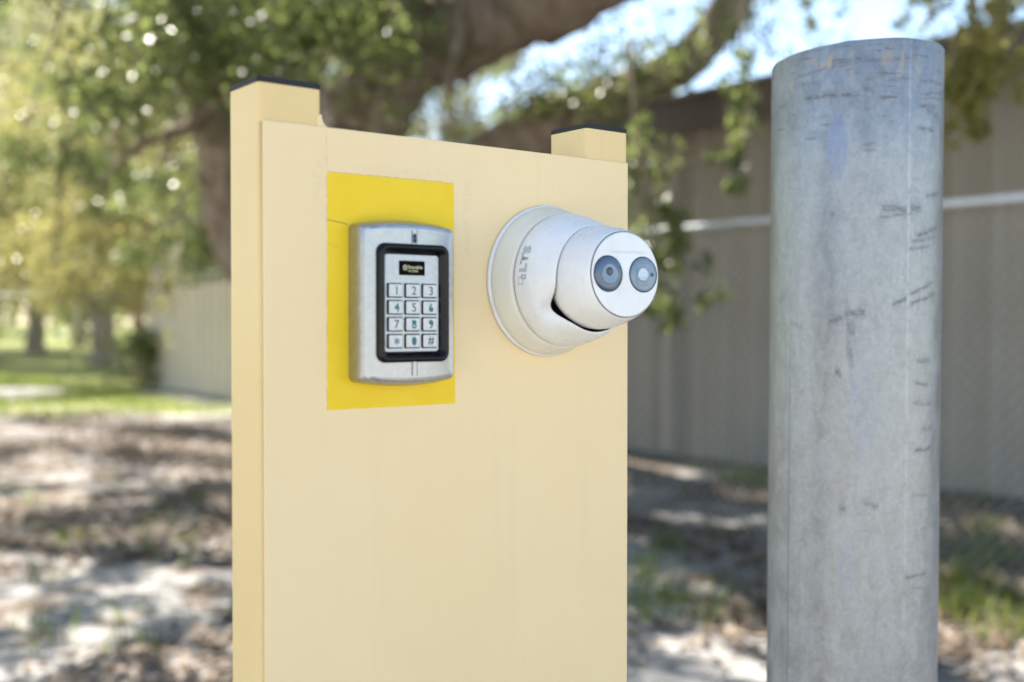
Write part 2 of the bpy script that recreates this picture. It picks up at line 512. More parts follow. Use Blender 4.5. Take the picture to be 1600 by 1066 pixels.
def mat_ground():
    k = NT('sandy_ground')
    c = k.coord()
    x, y, z = k.sep(c)
    n1 = k.noise(c, .55, 5, .6, .5)
    n2 = k.noise(c, 2.6, 6, .65)
    n3 = k.noise(c, 14.0, 6, .7)
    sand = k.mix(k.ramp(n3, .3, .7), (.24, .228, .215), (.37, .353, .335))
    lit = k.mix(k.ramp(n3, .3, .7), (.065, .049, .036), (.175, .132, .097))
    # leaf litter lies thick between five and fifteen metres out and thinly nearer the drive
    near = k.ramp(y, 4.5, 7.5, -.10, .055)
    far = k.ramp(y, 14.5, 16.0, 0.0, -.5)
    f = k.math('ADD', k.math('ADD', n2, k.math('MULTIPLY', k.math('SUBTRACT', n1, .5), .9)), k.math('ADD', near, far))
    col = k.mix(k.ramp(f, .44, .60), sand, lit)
    # rough lawn further out, sand showing at its edges
    gr = k.mix(k.ramp(n2, .3, .7), (.13, .17, .03), (.28, .27, .09))
    gm = k.math('ADD', k.math('MULTIPLY', k.math('SUBTRACT', n1, .5), 7.0), y)
    g = k.math('MULTIPLY', k.ramp(gm, 14.4, 15.8), k.ramp(n3, .25, .5, .5, 1))
    # pale track at the far left and sand along the far wall
    dx = k.math('DIVIDE', k.math('ADD', x, 10.5), 2.6)
    dy = k.math('DIVIDE', k.math('SUBTRACT', y, 19.6), 2.2)
    tr = k.ramp(k.math('ADD', k.math('MULTIPLY', dx, dx), k.math('MULTIPLY', dy, dy)), .7, 1.3, 1.0, 0.0)
    wl = k.math('ADD', k.math('MULTIPLY', x, .791), k.math('MULTIPLY', y, .612))
    tr = k.math('MAXIMUM', tr, k.math('MULTIPLY', k.math('MULTIPLY', k.ramp(wl, 6.6, 7.2), k.ramp(wl, 8.6, 8.2)), k.math('MULTIPLY', k.ramp(y, 14, 16), k.ramp(y, 21, 19.5))))
    g = k.math('MULTIPLY', g, k.math('SUBTRACT', 1.0, tr))
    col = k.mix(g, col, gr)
    col = k.mix(k.math('MULTIPLY', tr, .9), col, (.58, .54, .48))
    # short dry grass on all the open land beyond
    dist = k.math('POWER', k.math('ADD', k.math('MULTIPLY', x, x), k.math('MULTIPLY', y, y)), .5)
    out = k.math('MULTIPLY', k.ramp(dist, 22, 30), k.ramp(n1, .3, .6, .75, 1))
    col = k.mix(out, col, gr)
    # unseen drive behind the lens, kept pale to bounce light onto the panel
    dr = k.ramp(y, 1.2, 2.8, 1.0, 0.0)
    col = k.mix(k.math('MULTIPLY', dr, .85), col, k.mix(n3, (.42, .38, .32), (.52, .475, .41)))
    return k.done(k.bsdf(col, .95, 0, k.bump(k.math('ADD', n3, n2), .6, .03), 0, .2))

M = {}
M['cream'] = mat_cream()
M['post'] = mat_post()
M['yellow'] = mat_yellow()
M['cast'] = mat_cast()
M['galv'] = mat_galv()
M['bark'] = mat_bark()
M['ground'] = mat_ground()
M['cap'] = simple('black_plastic_cap', (.013, .013, .015), .5, var=.3, spec=.3)
M['bezel'] = simple('gloss_black_plastic', (.004, .004, .0045), .24, spec=.28, var=.3)
M['hole'] = simple('black_rubber', (.003, .003, .0035), .6, spec=.06, var=.2)
M['face'] = simple('brushed_silver_face', (.42, .445, .47), .38, .7, var=.07, scale=300, bump=.06)
M['key'] = simple('silver_key', (.43, .45, .475), .33, .65, var=.06, scale=260, bump=.05)
M['ink'] = simple('navy_ink', (.022, .05, .085), .5, var=.1)
M['teal'] = simple('worn_teal_ink', (.035, .135, .165), .5, var=.25, scale=900)
M['gold'] = simple('cream_print', (.74, .66, .42), .5, var=.05)
M['seam'] = simple('seam_shadow', (.10, .10, .10), .6, var=.1)
M['led'] = simple('dark_blue_lens', (.035, .05, .10), .2, var=.2)
def mat_white():
    k = NT('white_enamel')
    c = k.coord()
    x, y, z = k.sep(c)
    col = k.mix(k.ramp(k.noise(c, 40.0, 5), .3, .7), (.76, .76, .745), (.81, .81, .80))
    dust = k.noise(k.mapping(c, (70, 70, 26)), 1.0, 6, .7)
    col = k.mix(k.math('MULTIPLY', k.ramp(dust, .5, .75), .30), col, (.56, .52, .43))
    speck = k.noise(c, 520.0, 2, .5)
    col = k.mix(k.math('MULTIPLY', k.ramp(speck, .76, .79), .7), col, (.28, .25, .20))
    # a dried water line across the upper part of the front
    zl = k.math('ADD', z, k.math('MULTIPLY', k.noise(c, 120.0, 3), .002))
    run = k.math('MULTIPLY', k.ramp(k.math('ABSOLUTE', k.math('SUBTRACT', zl, .0193)), .0004, .0013, 1, 0), k.math('MULTIPLY', k.ramp(k.math('ABSOLUTE', x), .012, .022, 1, 0), k.math('LESS_THAN', y, -.088)))
    col = k.mix(k.math('MULTIPLY', run, .35), col, (.45, .43, .40))
    rough = k.ramp(dust, .35, .7, .26, .42)
    return k.done(k.bsdf(col, rough, 0, k.bump(k.noise(c, 60.0, 4), .02, .002), 0, .5))
M['white'] = mat_white()
M['aged'] = simple('yellowed_white_plastic', (.76, .73, .62), .38, var=.04, scale=25, bump=.02)
M['gap'] = simple('shadow_gap_rubber', (.012, .012, .012), .7, var=.1)
M['logo'] = simple('grey_logo_print', (.42, .46, .50), .5, var=.05)
M['glass'] = simple('smoked_blue_glass', (.06, .10, .165), .08, coat=.6, var=.12, scale=90)
M['glass2'] = simple('pale_blue_glass', (.17, .235, .31), .12, coat=.5, var=.12, scale=90)
M['pupil'] = simple('lens_core', (.06, .08, .12), .2, var=.2)
M['chrome'] = simple('bright_reflector', (.42, .48, .53), .18, .45, var=.05)
M['wall'] = simple('tan_wall_sheet', (.315, .28, .235), .55, var=.06, scale=1.2)
M['pale'] = simple('sunlit_wall_sheet', (.60, .52, .41), .5, var=.05, scale=1.2)  # tan wall in a lighter colour that stands in for sunlight on it
M['fascia'] = simple('brown_fascia', (.11, .09, .075), .5, var=.1, scale=3)
M['roof'] = simple('roof_sheet', (.30, .30, .29), .5, .3, var=.1, scale=2)
M['trim'] = simple('downspout_paint', (.33, .30, .26), .5, var=.05, scale=3)
M['zinc'] = simple('zinc_wire', (.62, .64, .66), .32, .75, var=.08, scale=40)
M['wire'] = simple('weathered_wire', (.62, .62, .61), .5, .1, var=.15, scale=40)
M['oakleaf'] = leaf_mat('oak_leaf', (.038, .062, .018), (.095, .125, .040), (.25, .25, .11), .5, (.32, .38, .12), .33)
M['farleaf'] = leaf_mat('far_leaf', (.10, .105, .036), (.19, .18, .065), (.34, .31, .17), .55, (.38, .38, .19))
M['sunleaf'] = leaf_mat('sunlit_leaf', (.10, .10, .024), (.22, .195, .045), (.36, .32, .12), .55, (.52, .49, .19))  # yellower leaf colour paints sunlight on the young tree and outer oak sprays
M['litter'] = leaf_mat('dead_leaf', (.055, .036, .022), (.15, .10, .062), (.30, .23, .16), .1, (.3, .2, .1), .7)
M['grass'] = leaf_mat('grass_blade', (.035, .075, .012), (.09, .15, .025), (.24, .24, .07), .4, (.35, .42, .08), .5)

# ------------------------------------------------------------------ frame of the panel
UX = Vector((.791, .612, 0)).normalized()
PAN = math.atan2(UX.y, UX.x)
NX = Vector((UX.y, -UX.x, 0))            # outward from the face
O = Vector((-.079, .80, 0))
def wp(t, n, z):
    return O + UX * t + NX * n + Vector((0, 0, z))

def px(x, y, d):
    """a point at depth d along the ray that the photograph's pixel shows (used to read plan positions off the picture)"""
    a, b = (x - CXP) / F_PX, -(y - CYP) / F_PX
    cp, sp = math.cos(PITCH), math.sin(PITCH)
    v = Vector((a, cp + b * sp, -sp + b * cp))
    return Vector((0, 0, CAM_H)) + v * (d / v.y)

def project(P):
    P = np.asarray(P)
    cp, sp = math.cos(PITCH), math.sin(PITCH)
    x, y, z = P[..., 0], P[..., 1], P[..., 2] - CAM_H
    f = y * cp - z * sp
    u = y * sp + z * cp
    f = np.where(f < .05, .05, f)
    return CXP + F_PX * x / f, CYP - F_PX * u / f, f

# ------------------------------------------------------------------ ground
def ground():
    def axis(n, a, b, lim):
        s = np.linspace(-1, 1, n)
        return a * np.sinh(b * s) / math.sinh(b) * lim / a
    xs = axis(170, 1, 6.0, 600)
    ys = axis(200, 1, 6.0, 600) + 8.0
    X, Y = np.meshgrid(xs, ys)
    def vn(X, Y, s):
        return np.sin(X * s * 1.3 + 1.7 * np.sin(Y * s * .9)) * np.sin(Y * s * 1.1 + 1.3 * np.sin(X * s * .7 + 2))
    amp = np.clip((Y - 3) / 5, 0, 1) * np.clip((60 - np.hypot(X, Y)) / 30, 0, 1)
    Z = amp * (.020 * vn(X, Y, 1.1) + .012 * vn(X + 3, Y, 3.1) - .0)
    n, m = X.shape
    V = np.stack([X, Y, Z], -1).reshape(-1, 3)
    i = np.arange(n * m).reshape(n, m)
    Q = np.stack([i[:-1, :-1], i[:-1, 1:], i[1:, 1:], i[1:, :-1]], -1).reshape(-1, 4)
    me = bpy.data.meshes.new('ground')
    me.from_pydata(V.tolist(), [], Q.tolist())
    o = obj('ground', me, M['ground'], None, True)
    o['kind'] = 'structure'
    return o
ground()

# ------------------------------------------------------------------ storage building on the right
# wall runs parallel to the panel's side; WB is a point on its foot, WD its direction away from us
WD = Vector((-.612, .791, 0)).normalized()
WN = Vector((-.791, -.612, 0)).normalized()       # faces the yard
WB = px(1200, 740, 9.31)
WB.z = 0
WRZ = math.atan2(WD.y, WD.x)
def building(label, first, last, wall, spout):
    b = thing('storage_building', label, 'building', WB, WRZ)
    # local x runs away along the wall, local y points away from the yard (into the building) when negative
    H = 2.96
    sgn = 1.0 if (Matrix.Rotation(WRZ, 3, 'Z') @ Vector((0, 1, 0))).dot(WN) > 0 else -1.0
    W = 0.914
    prof = []
    # ribs every 0.305 m with two low stiffeners between
    x = 0.0
    pts = []
    for r_ in range(3):
        c = .1525 + r_ * .3047
        for dx, dy in ((-.056, 0), (-.026, .040), (.026, .040), (.056, 0)):
            pts.append((c + dx, dy))
        for s_ in (.10, .20):
            cc = c + .0525 + (s_ - .05) * .98
            if cc + .012 < W:
                for dx, dy in ((-.012, 0), (0, .006), (.012, 0)):
                    pts.append((cc + dx, dy))
    pts = sorted(pts, key=lambda p: p[0])
    pts = [(0.0, 0.0)] + [p for p in pts if 0.003 < p[0] < W - .003] + [(W - .003, 0.0)]
    n = len(pts)
    V = [(p[0], sgn * p[1], .06) for p in pts] + [(p[0], sgn * p[1], H) for p in pts]
    Fc = [(i, i + 1, n + i + 1, n + i) for i in range(n - 1)]
    sheet = mesh('wall_panel', V, Fc)
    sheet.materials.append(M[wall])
    for i in range(first, last):
        o = bpy.data.objects.new('wall_panel', sheet)
        o.location = (i * W, 0, 0)
        lk(o, b)
    x0, x1 = first * W, last * W
    # the inner skin that closes the building (back, ends), base strip, eave and roof
    bm = bmesh.new()
    box(bm, x0 + .01, x1 - .01, min(-sgn * .02, -sgn * 8.0), max(-sgn * .02, -sgn * 8.0), .0, H - .02)
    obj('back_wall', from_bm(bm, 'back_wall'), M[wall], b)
    obj('base_strip', box_mesh('base_strip', x0, x1, min(-sgn * .015, sgn * .012), max(-sgn * .015, sgn * .012), 0, .057), M['fascia'], b)
    ov = .30
    y0, y1 = sgn * (ov - .03), sgn * ov
    f = obj('fascia', box_mesh('fascia', x0 - .2, x1 + .2, min(y0, y1), max(y0, y1), H - .06, H + .235, .004), M['fascia'], b)
    y0, y1 = sgn * (ov - .032), -sgn * .01
    obj('soffit', box_mesh('soffit', x0 - .2, x1 + .2, min(y0, y1), max(y0, y1), H + .003, H + .03), M['fascia'], b)
    # roof sheet: a slope rising away from the eave, with standing seams
    V = [(x0 - .2, sgn * (ov + .02), H + .24), (x1 + .2, sgn * (ov + .02), H + .24), (x1 + .2, -sgn * 8.1, H + .66), (x0 - .2, -sgn * 8.1, H + .66)]
    V += [(v[0], v[1], v[2] + .03) for v in V]
    obj('roof', mesh('roof', V, [(0, 1, 2, 3), (4, 7, 6, 5), (0, 4, 5, 1), (1, 5, 6, 2), (2, 6, 7, 3), (3, 7, 4, 0)]), M['roof'], b)
    if not spout:
        return b
    # one downspout, seen beside the camera
    P = px(1035, 722, 10.05)
    dxl = (P - WB).dot(WD)
    y0, y1 = sgn * .035, sgn * .115
    obj('downspout', box_mesh('downspout', dxl - .045, dxl + .045, min(y0, y1), max(y0, y1), .08, H - .02, .012), M['trim'], b)
    return b
building('long low tan metal storage building with dark brown roof edge behind the wire fence', -8, 10, 'wall', True)
building('far wall of the tan metal building left of the panel, coloured paler for sunlight', 11, 16, 'pale', False)

# ------------------------------------------------------------------ chain-link fence in front of it
FB = px(1340, 505, 5.78)
FB.z = 0
def chain_fence(name, label, base, dirv, lo, hi, height, post_at, group=None, mesh_pitch=.072, rr=.019):
    rz = math.atan2(dirv.y, dirv.x)
    f = thing(name, label, 'fence', base, rz, group)
    tubes('top_rail', [[((lo, 0, height), rr), ((hi, 0, height), rr)]], M['zinc'], f, 12)
    for p in post_at:
        tubes('fence_post', [[((p, .0, 0), .030), ((p, 0, height + .03), .030), ((p, 0, height + .055), .022), ((p, 0, height + .07), .004)]], M['zinc'], f, 12)
    # woven wires: two slanting sets, each wire a thin tube that steps in front of and behind its neighbours
    hh = height - .06
    paths = []
    k = 0
    c = lo - hh
    amp = .004
    for s in (1, -1):
        c = lo - hh
        while c < hi + hh:
            # wire from (c,0.03) rising at slope so that pitch:height is 1:1.05
            pts = []
            za, zb = .03, hh
            xa, xb = (c, c + (hh - .03) * .95) if s > 0 else (c + (hh - .03) * .95, c)
            t0, t1 = 0.0, 1.0
            dx = xb - xa
            ts = sorted([(lo - xa) / dx, (hi - xa) / dx])
            t0, t1 = max(t0, ts[0]), min(t1, ts[1])
            if t1 - t0 > .02:
                for t in (t0, t1):
                    pts.append(((xa + dx * t, .003 * s, za + (zb - za) * t), .0013))
                paths.append(pts)
            c += mesh_pitch
    w = tubes('chain_link', paths, M['wire'], f, 4, False)
    w['kind'] = 'stuff'
    return f
chain_fence('chain_link_fence', 'galvanized chain link fence with sunlit top rail close in front of the tan building', FB, WD, -3.2, 8.8, 1.82, [-3.0, 0.0, 3.05, 6.1])
chain_fence('chain_link_fence', 'distant chain link fence across the far left of the yard under the trees', px(120, 505, 24.5) * 1.0 - Vector((0, 0, CAM_H)), Vector((1, .04, 0)).normalized(), -12, 5.2, 1.85, [-9, -6, -3, 0, 3], None, .10, .034)

# ------------------------------------------------------------------ leaves
def make_leaves(centers, radii, counts, L=.08, W=.04, flat=.75, droop=.0, cull=None):
    cs = np.repeat(np.asarray(centers), counts, 0)
    rs = np.repeat(np.asarray(radii), counts, 0)
    n = cs.shape[0]
    p = rng.normal(0, 1, (n, 3))
    p /= np.maximum(np.linalg.norm(p, axis=1, keepdims=True), 1e-6)
    p *= rng.random((n, 1)) ** .45
    if rs.ndim == 1:
        rs = rs[:, None] * np.array([1, 1, flat])
    p = cs + p * rs
    base = np.repeat(rng.random(len(counts)), counts)
    if cull is not None:
        k = cull(p)
        p, base = p[k], base[k]
        n = len(p)
    d = rng.normal(0, 1, (n, 3))
    d[:, 2] -= droop
    d /= np.linalg.norm(d, axis=1, keepdims=True)
    nrm = rng.normal(0, 1, (n, 3)) + np.array([0, 0, .9])
    s = np.cross(d, nrm)
    s /= np.maximum(np.linalg.norm(s, axis=1, keepdims=True), 1e-6)
    sc = rng.uniform(.65, 1.25, (n, 1))
    fold = np.cross(s, d) * (W * .18) * sc
    q = np.empty((n, 4, 3))
    q[:, 0] = p - d * L * .5 * sc
    q[:, 1] = p + s * W * .5 * sc + fold
    q[:, 2] = p + d * L * .5 * sc
    q[:, 3] = p - s * W * .5 * sc + fold
    tone = np.clip(.55 * base + .45 * rng.random(n), 0, 1)
    return q, tone

# ------------------------------------------------------------------ the big oak
def P4(x, y, d, rpx):
    v = px(x, y, d)
    return (v.x, v.y, v.z, rpx / F_PX * d)

OAK = px(562, 505, 9.2)
OAK.z = 0
limbs = {
    'trunk': [(OAK.x + .05, OAK.y, -.1, .78), (OAK.x + .02, OAK.y, .35, .60), (OAK.x, OAK.y, 1.0, .52), (OAK.x - .02, OAK.y, 1.7, .50), P4(560, 290, 9.2, 84), P4(568, 190, 9.1, 62)],
    'up_right': [P4(560, 310, 9.2, 80), P4(566, 200, 9.1, 66), P4(618, 105, 8.9, 66), P4(720, 48, 8.7, 68), P4(850, 2, 8.4, 62), P4(1000, -62, 8.0, 52), P4(1180, -160, 7.4, 40), P4(1390, -330, 6.6, 26), P4(1600, -520, 6.0, 12)],
    'low_right': [P4(570, 420, 9.2, 64), P4(690, 318, 9.3, 54), P4(785, 238, 9.4, 46), P4(870, 186, 9.4, 40), P4(965, 148, 9.5, 36), P4(1060, 104, 9.5, 32), P4(1118, 48, 9.5, 32), P4(1165, -30, 9.4, 30), P4(1250, -180, 9.2, 22), P4(1400, -330, 9, 12)],
    'left': [P4(560, 450, 9.2, 58), P4(480, 455, 9.1, 44), P4(395, 420, 9.0, 40), P4(362, 350, 8.9, 42), P4(352, 265, 8.7, 38), P4(325, 180, 8.5, 32), P4(298, 110, 8.3, 28), P4(275, 20, 8.0, 24), P4(240, -120, 7.5, 18), P4(160, -300, 7.0, 9)],
    'back_left': [P4(555, 330, 9.3, 60), P4(530, 230, 9.9, 46), P4(480, 150, 10.6, 38), P4(400, 60, 11.4, 30), P4(300, -40, 12.3, 20), P4(150, -150, 13.5, 10)],
    'arm': [P4(330, 140, 8.45, 20), P4(300, 195, 8.3, 12), P4(252, 214, 8.2, 9), P4(214, 230, 8.1, 6), P4(150, 290, 8.0, 3)],
    'stub': [P4(362, 300, 8.9, 30), P4(343, 288, 8.75, 22), P4(328, 278, 8.62, 20)],
    'over': [P4(640, 95, 8.9, 50), (-1.1, 7.4, 4.6, .22), (-1.6, 5.6, 5.6, .17), (-2.1, 4.0, 6.3, .12), (-2.6, 2.2, 6.8, .06)],
    'back': [P4(566, 200, 9.2, 54), (-1.2, 10.8, 4.4, .28), (-1.8, 12.8, 5.6, .2), (-2.8, 15.0, 6.4, .1)],
    'west': [P4(298, 110, 8.3, 24), (-3.6, 8.8, 4.6, .12), (-5.6, 9.6, 5.3, .09), (-8.2, 10.6, 5.3, .04)],
    'east': [P4(890, 5, 8.4, 50), (1.4, 9.0, 4.9, .17), (3.0, 10.2, 5.7, .12), (5.0, 11.5, 6.2, .06)],
}
paths = {k: smooth_path(v, 6, .05) for k, v in limbs.items()}
oak = thing('live_oak_tree', 'spreading live oak with thick brown limbs and hanging leaves behind the cream panel', 'tree', OAK)
def sub(path):
    return [(p - OAK, r) for p, r in path]
tubes('trunk', [sub(paths['trunk'])], M['bark'], oak, 18)
for k in limbs:
    if k != 'trunk':
        tubes('limb', [sub(paths[k])], M['bark'], oak, 14)
# a dark hollow where the stub was cut
e = paths['stub'][-1][0]
dirs = (paths['stub'][-1][0] - paths['stub'][-3][0]).normalized()
hr = paths['stub'][-1][1]
ringset = []
q = dirs.to_track_quat('Z', 'Y').to_matrix()
for rr_, dd in ((1.12, -.03), (1.02, .035), (.72, .03), (.55, -.05)):
    ringset.append([e - OAK + q @ Vector((hr * rr_ * math.cos(a), hr * rr_ * math.sin(a), dd)) for a in [2 * math.pi * i / 16 for i in range(16)]])
obj('branch_collar', loft('branch_collar', ringset), M['bark'], oak, True)

skeleton = np.array([list(p) for k in paths for p, r in paths[k] if k not in ('stub',)])
skel_r = np.array([r for k in paths for p, r in paths[k] if k not in ('stub',)])

OPENINGS = [(tuple(px(1560, 425, 5.15)), .5), (tuple(px(1500, 440, 5.4)), .16), (tuple(px(1120, 430, 6.6)), .18)]
_r = random.Random(5)
spots = [(1060, 850, .24), (1130, 790, .2), (1010, 735, .3), (1540, 822, .28), (1590, 1000, .16), (90, 735, .22), (250, 700, .26)]
spots += [(_r.uniform(-20, 370), 1066 - 400 * _r.random() ** 1.2, _r.uniform(.06, .15)) for _ in range(46)]
spots += [(_r.uniform(985, 1620), _r.uniform(770, 1066), _r.uniform(.06, .13)) for _ in range(30)]
for gx, gy, gr_ in spots:
    OPENINGS.append((tuple(px(gx, gy, F_PX * CAM_H / (gy - HZ))), gr_))

def keep_oak(p):
    """where this tree happens to carry leaves: it is bare under the big limbs and above the yard's open side"""
    x, y, d = project(p)
    inf = (x > -60) & (x < 1660) & (y > -60) & (y < 1130) & (p[:, 1] > .1)
    n = rng.random(len(p))
    wav = 30 * np.sin(x * .021) + 22 * np.sin(x * .057 + 1.3) + 12 * np.sin(x * .13)
    keep = np.ones(len(p), bool)
    left = (x < 560 + wav * .8 - .15 * y) & (y < 300 + wav * 1.3 - np.maximum(x - 300, 0) * .35 + np.minimum(d, 14) * 6)
    right = (y < 75 + .8 * wav) & (x > 940) & (n < .13)
    mid = (x >= 400) & (x < 800) & (y < 120 + .5 * wav) & (n < .20)
    tops = (y < -5 + wav * .5) & (x < 900)
    left &= ~((x < 240) & (y < 240) & (n < .8))
    gap = np.sin(x * .045 + 2.1 * np.sin(y * .031)) * np.sin(y * .052 + 1.7 * np.sin(x * .027))
    left &= ~((gap > .25) & (n < .75) & (x < 330))
    ok = (left & (d > 5.0)) | (right & (d > 6)) | (mid & (d > 5.5)) | (tops & (d > 5))
    keep[inf] = ok[inf]
    # nothing grows in the space above the panel itself
    near = (p[:, 2] < 2.9) & (np.hypot(p[:, 0], p[:, 1]) < 5.0)
    keep &= ~near
    # the crown's far edge: the lawn beyond lies in the sun
    keep &= ~((p[:, 1] - .652 * p[:, 2] > 15.2 + .5 * np.sin(p[:, 0] * 1.3)) & (p[:, 0] < 1.5))
    # openings in the roof of leaves that let sun reach the fence and the yard
    sv = np.array(sd)
    for c, r_ in OPENINGS:
        rel = p - np.array(c)
        t = rel @ sv
        keep &= ~((np.linalg.norm(rel - t[:, None] * sv, axis=1) < r_ * (1 + .25 * np.sin(p[:, 0] * 9))) & (t > .3))
    return keep

CC = np.array([-2.6, 10.6])
cen, rad, cnt = [], [], []
while len(cen) < 900:
    a = rng.uniform(0, 2 * math.pi)
    r = math.sqrt(rng.random())
    cx, cy = CC[0] + 9.6 * r * math.cos(a), CC[1] + 9.6 * r * math.sin(a)
    top = 8.6 * math.sqrt(max(1 - r * r * .85, 0)) + .4
    bot = 3.9 - 2.3 * r ** 2.2
    z = bot + (top - bot) * rng.random() ** .85
    if z < 1.7:
        continue
    cen.append((cx, cy, z))
    rad.append(rng.uniform(.28, .60))
    cnt.append(int(rng.uniform(240, 460)))
# extra unseen leaf clumps added along the sun's path to keep the panel shaded
for i in range(75):
    s_ = rng.uniform(3.6, 8.5)
    c = np.array([.1, .9, 1.3]) + np.array(sd) * s_ + rng.normal(0, .45, 3)
    cen.append(tuple(c)); rad.append(rng.uniform(.4, .7)); cnt.append(260)
# leafy fringe low on the left and round the limb on the right
def spray(x, y, d, sx, sy, n, k):
    for i in range(n):
        v = px(x + rng.normal(0, sx), y + rng.normal(0, sy), d + rng.normal(0, .5))
        cen.append(tuple(v)); rad.append(rng.uniform(.22, .40)); cnt.append(k)
q1, t1 = make_leaves(cen, rad, cnt, .09, .047, cull=keep_oak)
cen, rad, cnt = [], [], []
spray(300, 60, 7.2, 120, 60, 26, 150)
spray(420, 55, 7.0, 90, 45, 18, 130)
spray(290, 345, 11.5, 50, 48, 20, 130)
spray(335, 400, 12.5, 25, 30, 6, 110)
spray(150, 270, 10, 100, 50, 10, 130)
spray(880, 150, 9.2, 60, 28, 9, 70)
spray(1010, 112, 9.2, 50, 24, 9, 70)
spray(800, 200, 9.6, 22, 16, 4, 70)
spray(1130, 20, 9.2, 40, 30, 5, 50)
spray(520, 60, 8.6, 90, 50, 12, 90)
spray(600, 90, 8.2, 90, 55, 12, 60)
q2, t2 = make_leaves(cen, rad, cnt)
me = quads_mesh('crown', np.concatenate([q1, q2]) - np.array(OAK), np.concatenate([t1, t2]))
crown = obj('crown', me, M['oakleaf'], oak)
crown['kind'] = 'stuff'

# twigs that carry some of the leaf clumps, and hanging sprigs
allc = np.array([c for c in cen])
tw = []
for c in list(allc[::2]):
    dd = np.linalg.norm(skeleton - c, axis=1)
    k = int(np.argmin(dd + 6 * (skel_r > .3)))
    a, b = skeleton[k], c
    m = (a + b) / 2 + np.array([rng.normal(0, .12), rng.normal(0, .12), .18])
    r0 = min(.028, skel_r[k] * .5)
    tw.append(smooth_path([(*a, r0), (*m, r0 * .6), (*b, .005)], 4))
vines = [
    [P4(640, -20, 8.2, 7), P4(618, 60, 8.2, 8), P4(598, 130, 8.2, 8), P4(584, 215, 8.2, 9), P4(590, 290, 8.2, 9)],
    [P4(722, -20, 8.0, 9), P4(712, 60, 8.0, 10), P4(702, 118, 8.0, 9), P4(698, 150, 8.0, 5)],
    [P4(520, 20, 8.4, 5), P4(545, 80, 8.4, 6), P4(575, 140, 8.3, 7)],
]
for v in vines:
    tubes('hanging_twig', [sub(smooth_path(v, 5, .2))], M['bark'], oak, 6)
tubes('twigs', [sub(t) for t in tw], M['bark'], oak, 6)['kind'] = 'stuff'

def hanging(points, d, rad_, n, seed, L=.065, W=.030, mat='oakleaf'):
    """a drooping branchlet: thin stem from the limb overhead, leaf sprays along its lower length"""
    st = [P4(x, y, d, w) for x, y, w in points]
    tubes('hanging_branch', [sub(smooth_path(st, 5))], M['bark'], oak, 6)
    cs, rs, ct = [], [], []
    pp = smooth_path(st, 8)
    low = pp[len(pp) // 3:]
    for i in range(n):
        b = low[int(rng.integers(0, len(low)))][0]
        c = np.array(b) + rng.normal(0, rad_ * .55, 3)
        cs.append(tuple(c)); rs.append(rng.uniform(.5, 1.0) * rad_ * .55); ct.append(22)
    q, t = make_leaves(cs, rs, ct, L, W, 1.2, .7)
    o = obj('leaf_spray', quads_mesh('leaf_spray', q - np.array(OAK), t), M[mat], oak)
    o['kind'] = 'stuff'
hanging([(1165, -60, 3), (1160, 40, 2.6), (1168, 150, 2.2), (1160, 230, 2), (1140, 305, 1.5)], 6.0, .14, 16, 1)
hanging([(985, 60, 4), (990, 160, 3), (1005, 280, 3), (1030, 400, 2.4), (1050, 500, 1.5)], 6.2, .20, 34, 2)
hanging([(1055, 250, 2), (1050, 330, 2), (1055, 420, 2), (1045, 510, 1.3)], 6.2, .12, 14, 2)
hanging([(1500, -120, 4), (1510, -20, 3), (1525, 60, 2.5), (1520, 120, 2), (1505, 165, 1.5)], 4.6, .16, 30, 3, mat='sunleaf')
hanging([(1560, -120, 4), (1555, -20, 3), (1545, 50, 2.5), (1530, 110, 2)], 4.9, .14, 16, 3, mat='sunleaf')
hanging([(1400, -120, 3), (1410, -50, 2), (1405, 5, 1.5)], 6.2, .22, 10, 4, mat='sunleaf')
hanging([(285, 120, 5), (262, 230, 4), (250, 340, 3), (242, 460, 1.5)], 13.5, .42, 60, 6, .08, .04, 'sunleaf')
hanging([(190, 100, 5), (180, 220, 4), (165, 330, 3), (150, 440, 1.5)], 14.5, .45, 60, 7, .08, .04, 'sunleaf')
hanging([(110, 90, 5), (100, 220, 4), (92, 330, 3), (85, 425, 1.5)], 15.0, .42, 46, 8, .08, .04, 'sunleaf')
hanging([(225, 200, 5), (215, 300, 4), (222, 400, 3), (218, 490, 1.5)], 14.0, .36, 44, 9, .08, .04, 'sunleaf')
hanging([(1255, -120, 3), (1262, -30, 2), (1258, 40, 1.5)], 6.2, .12, 7, 5)

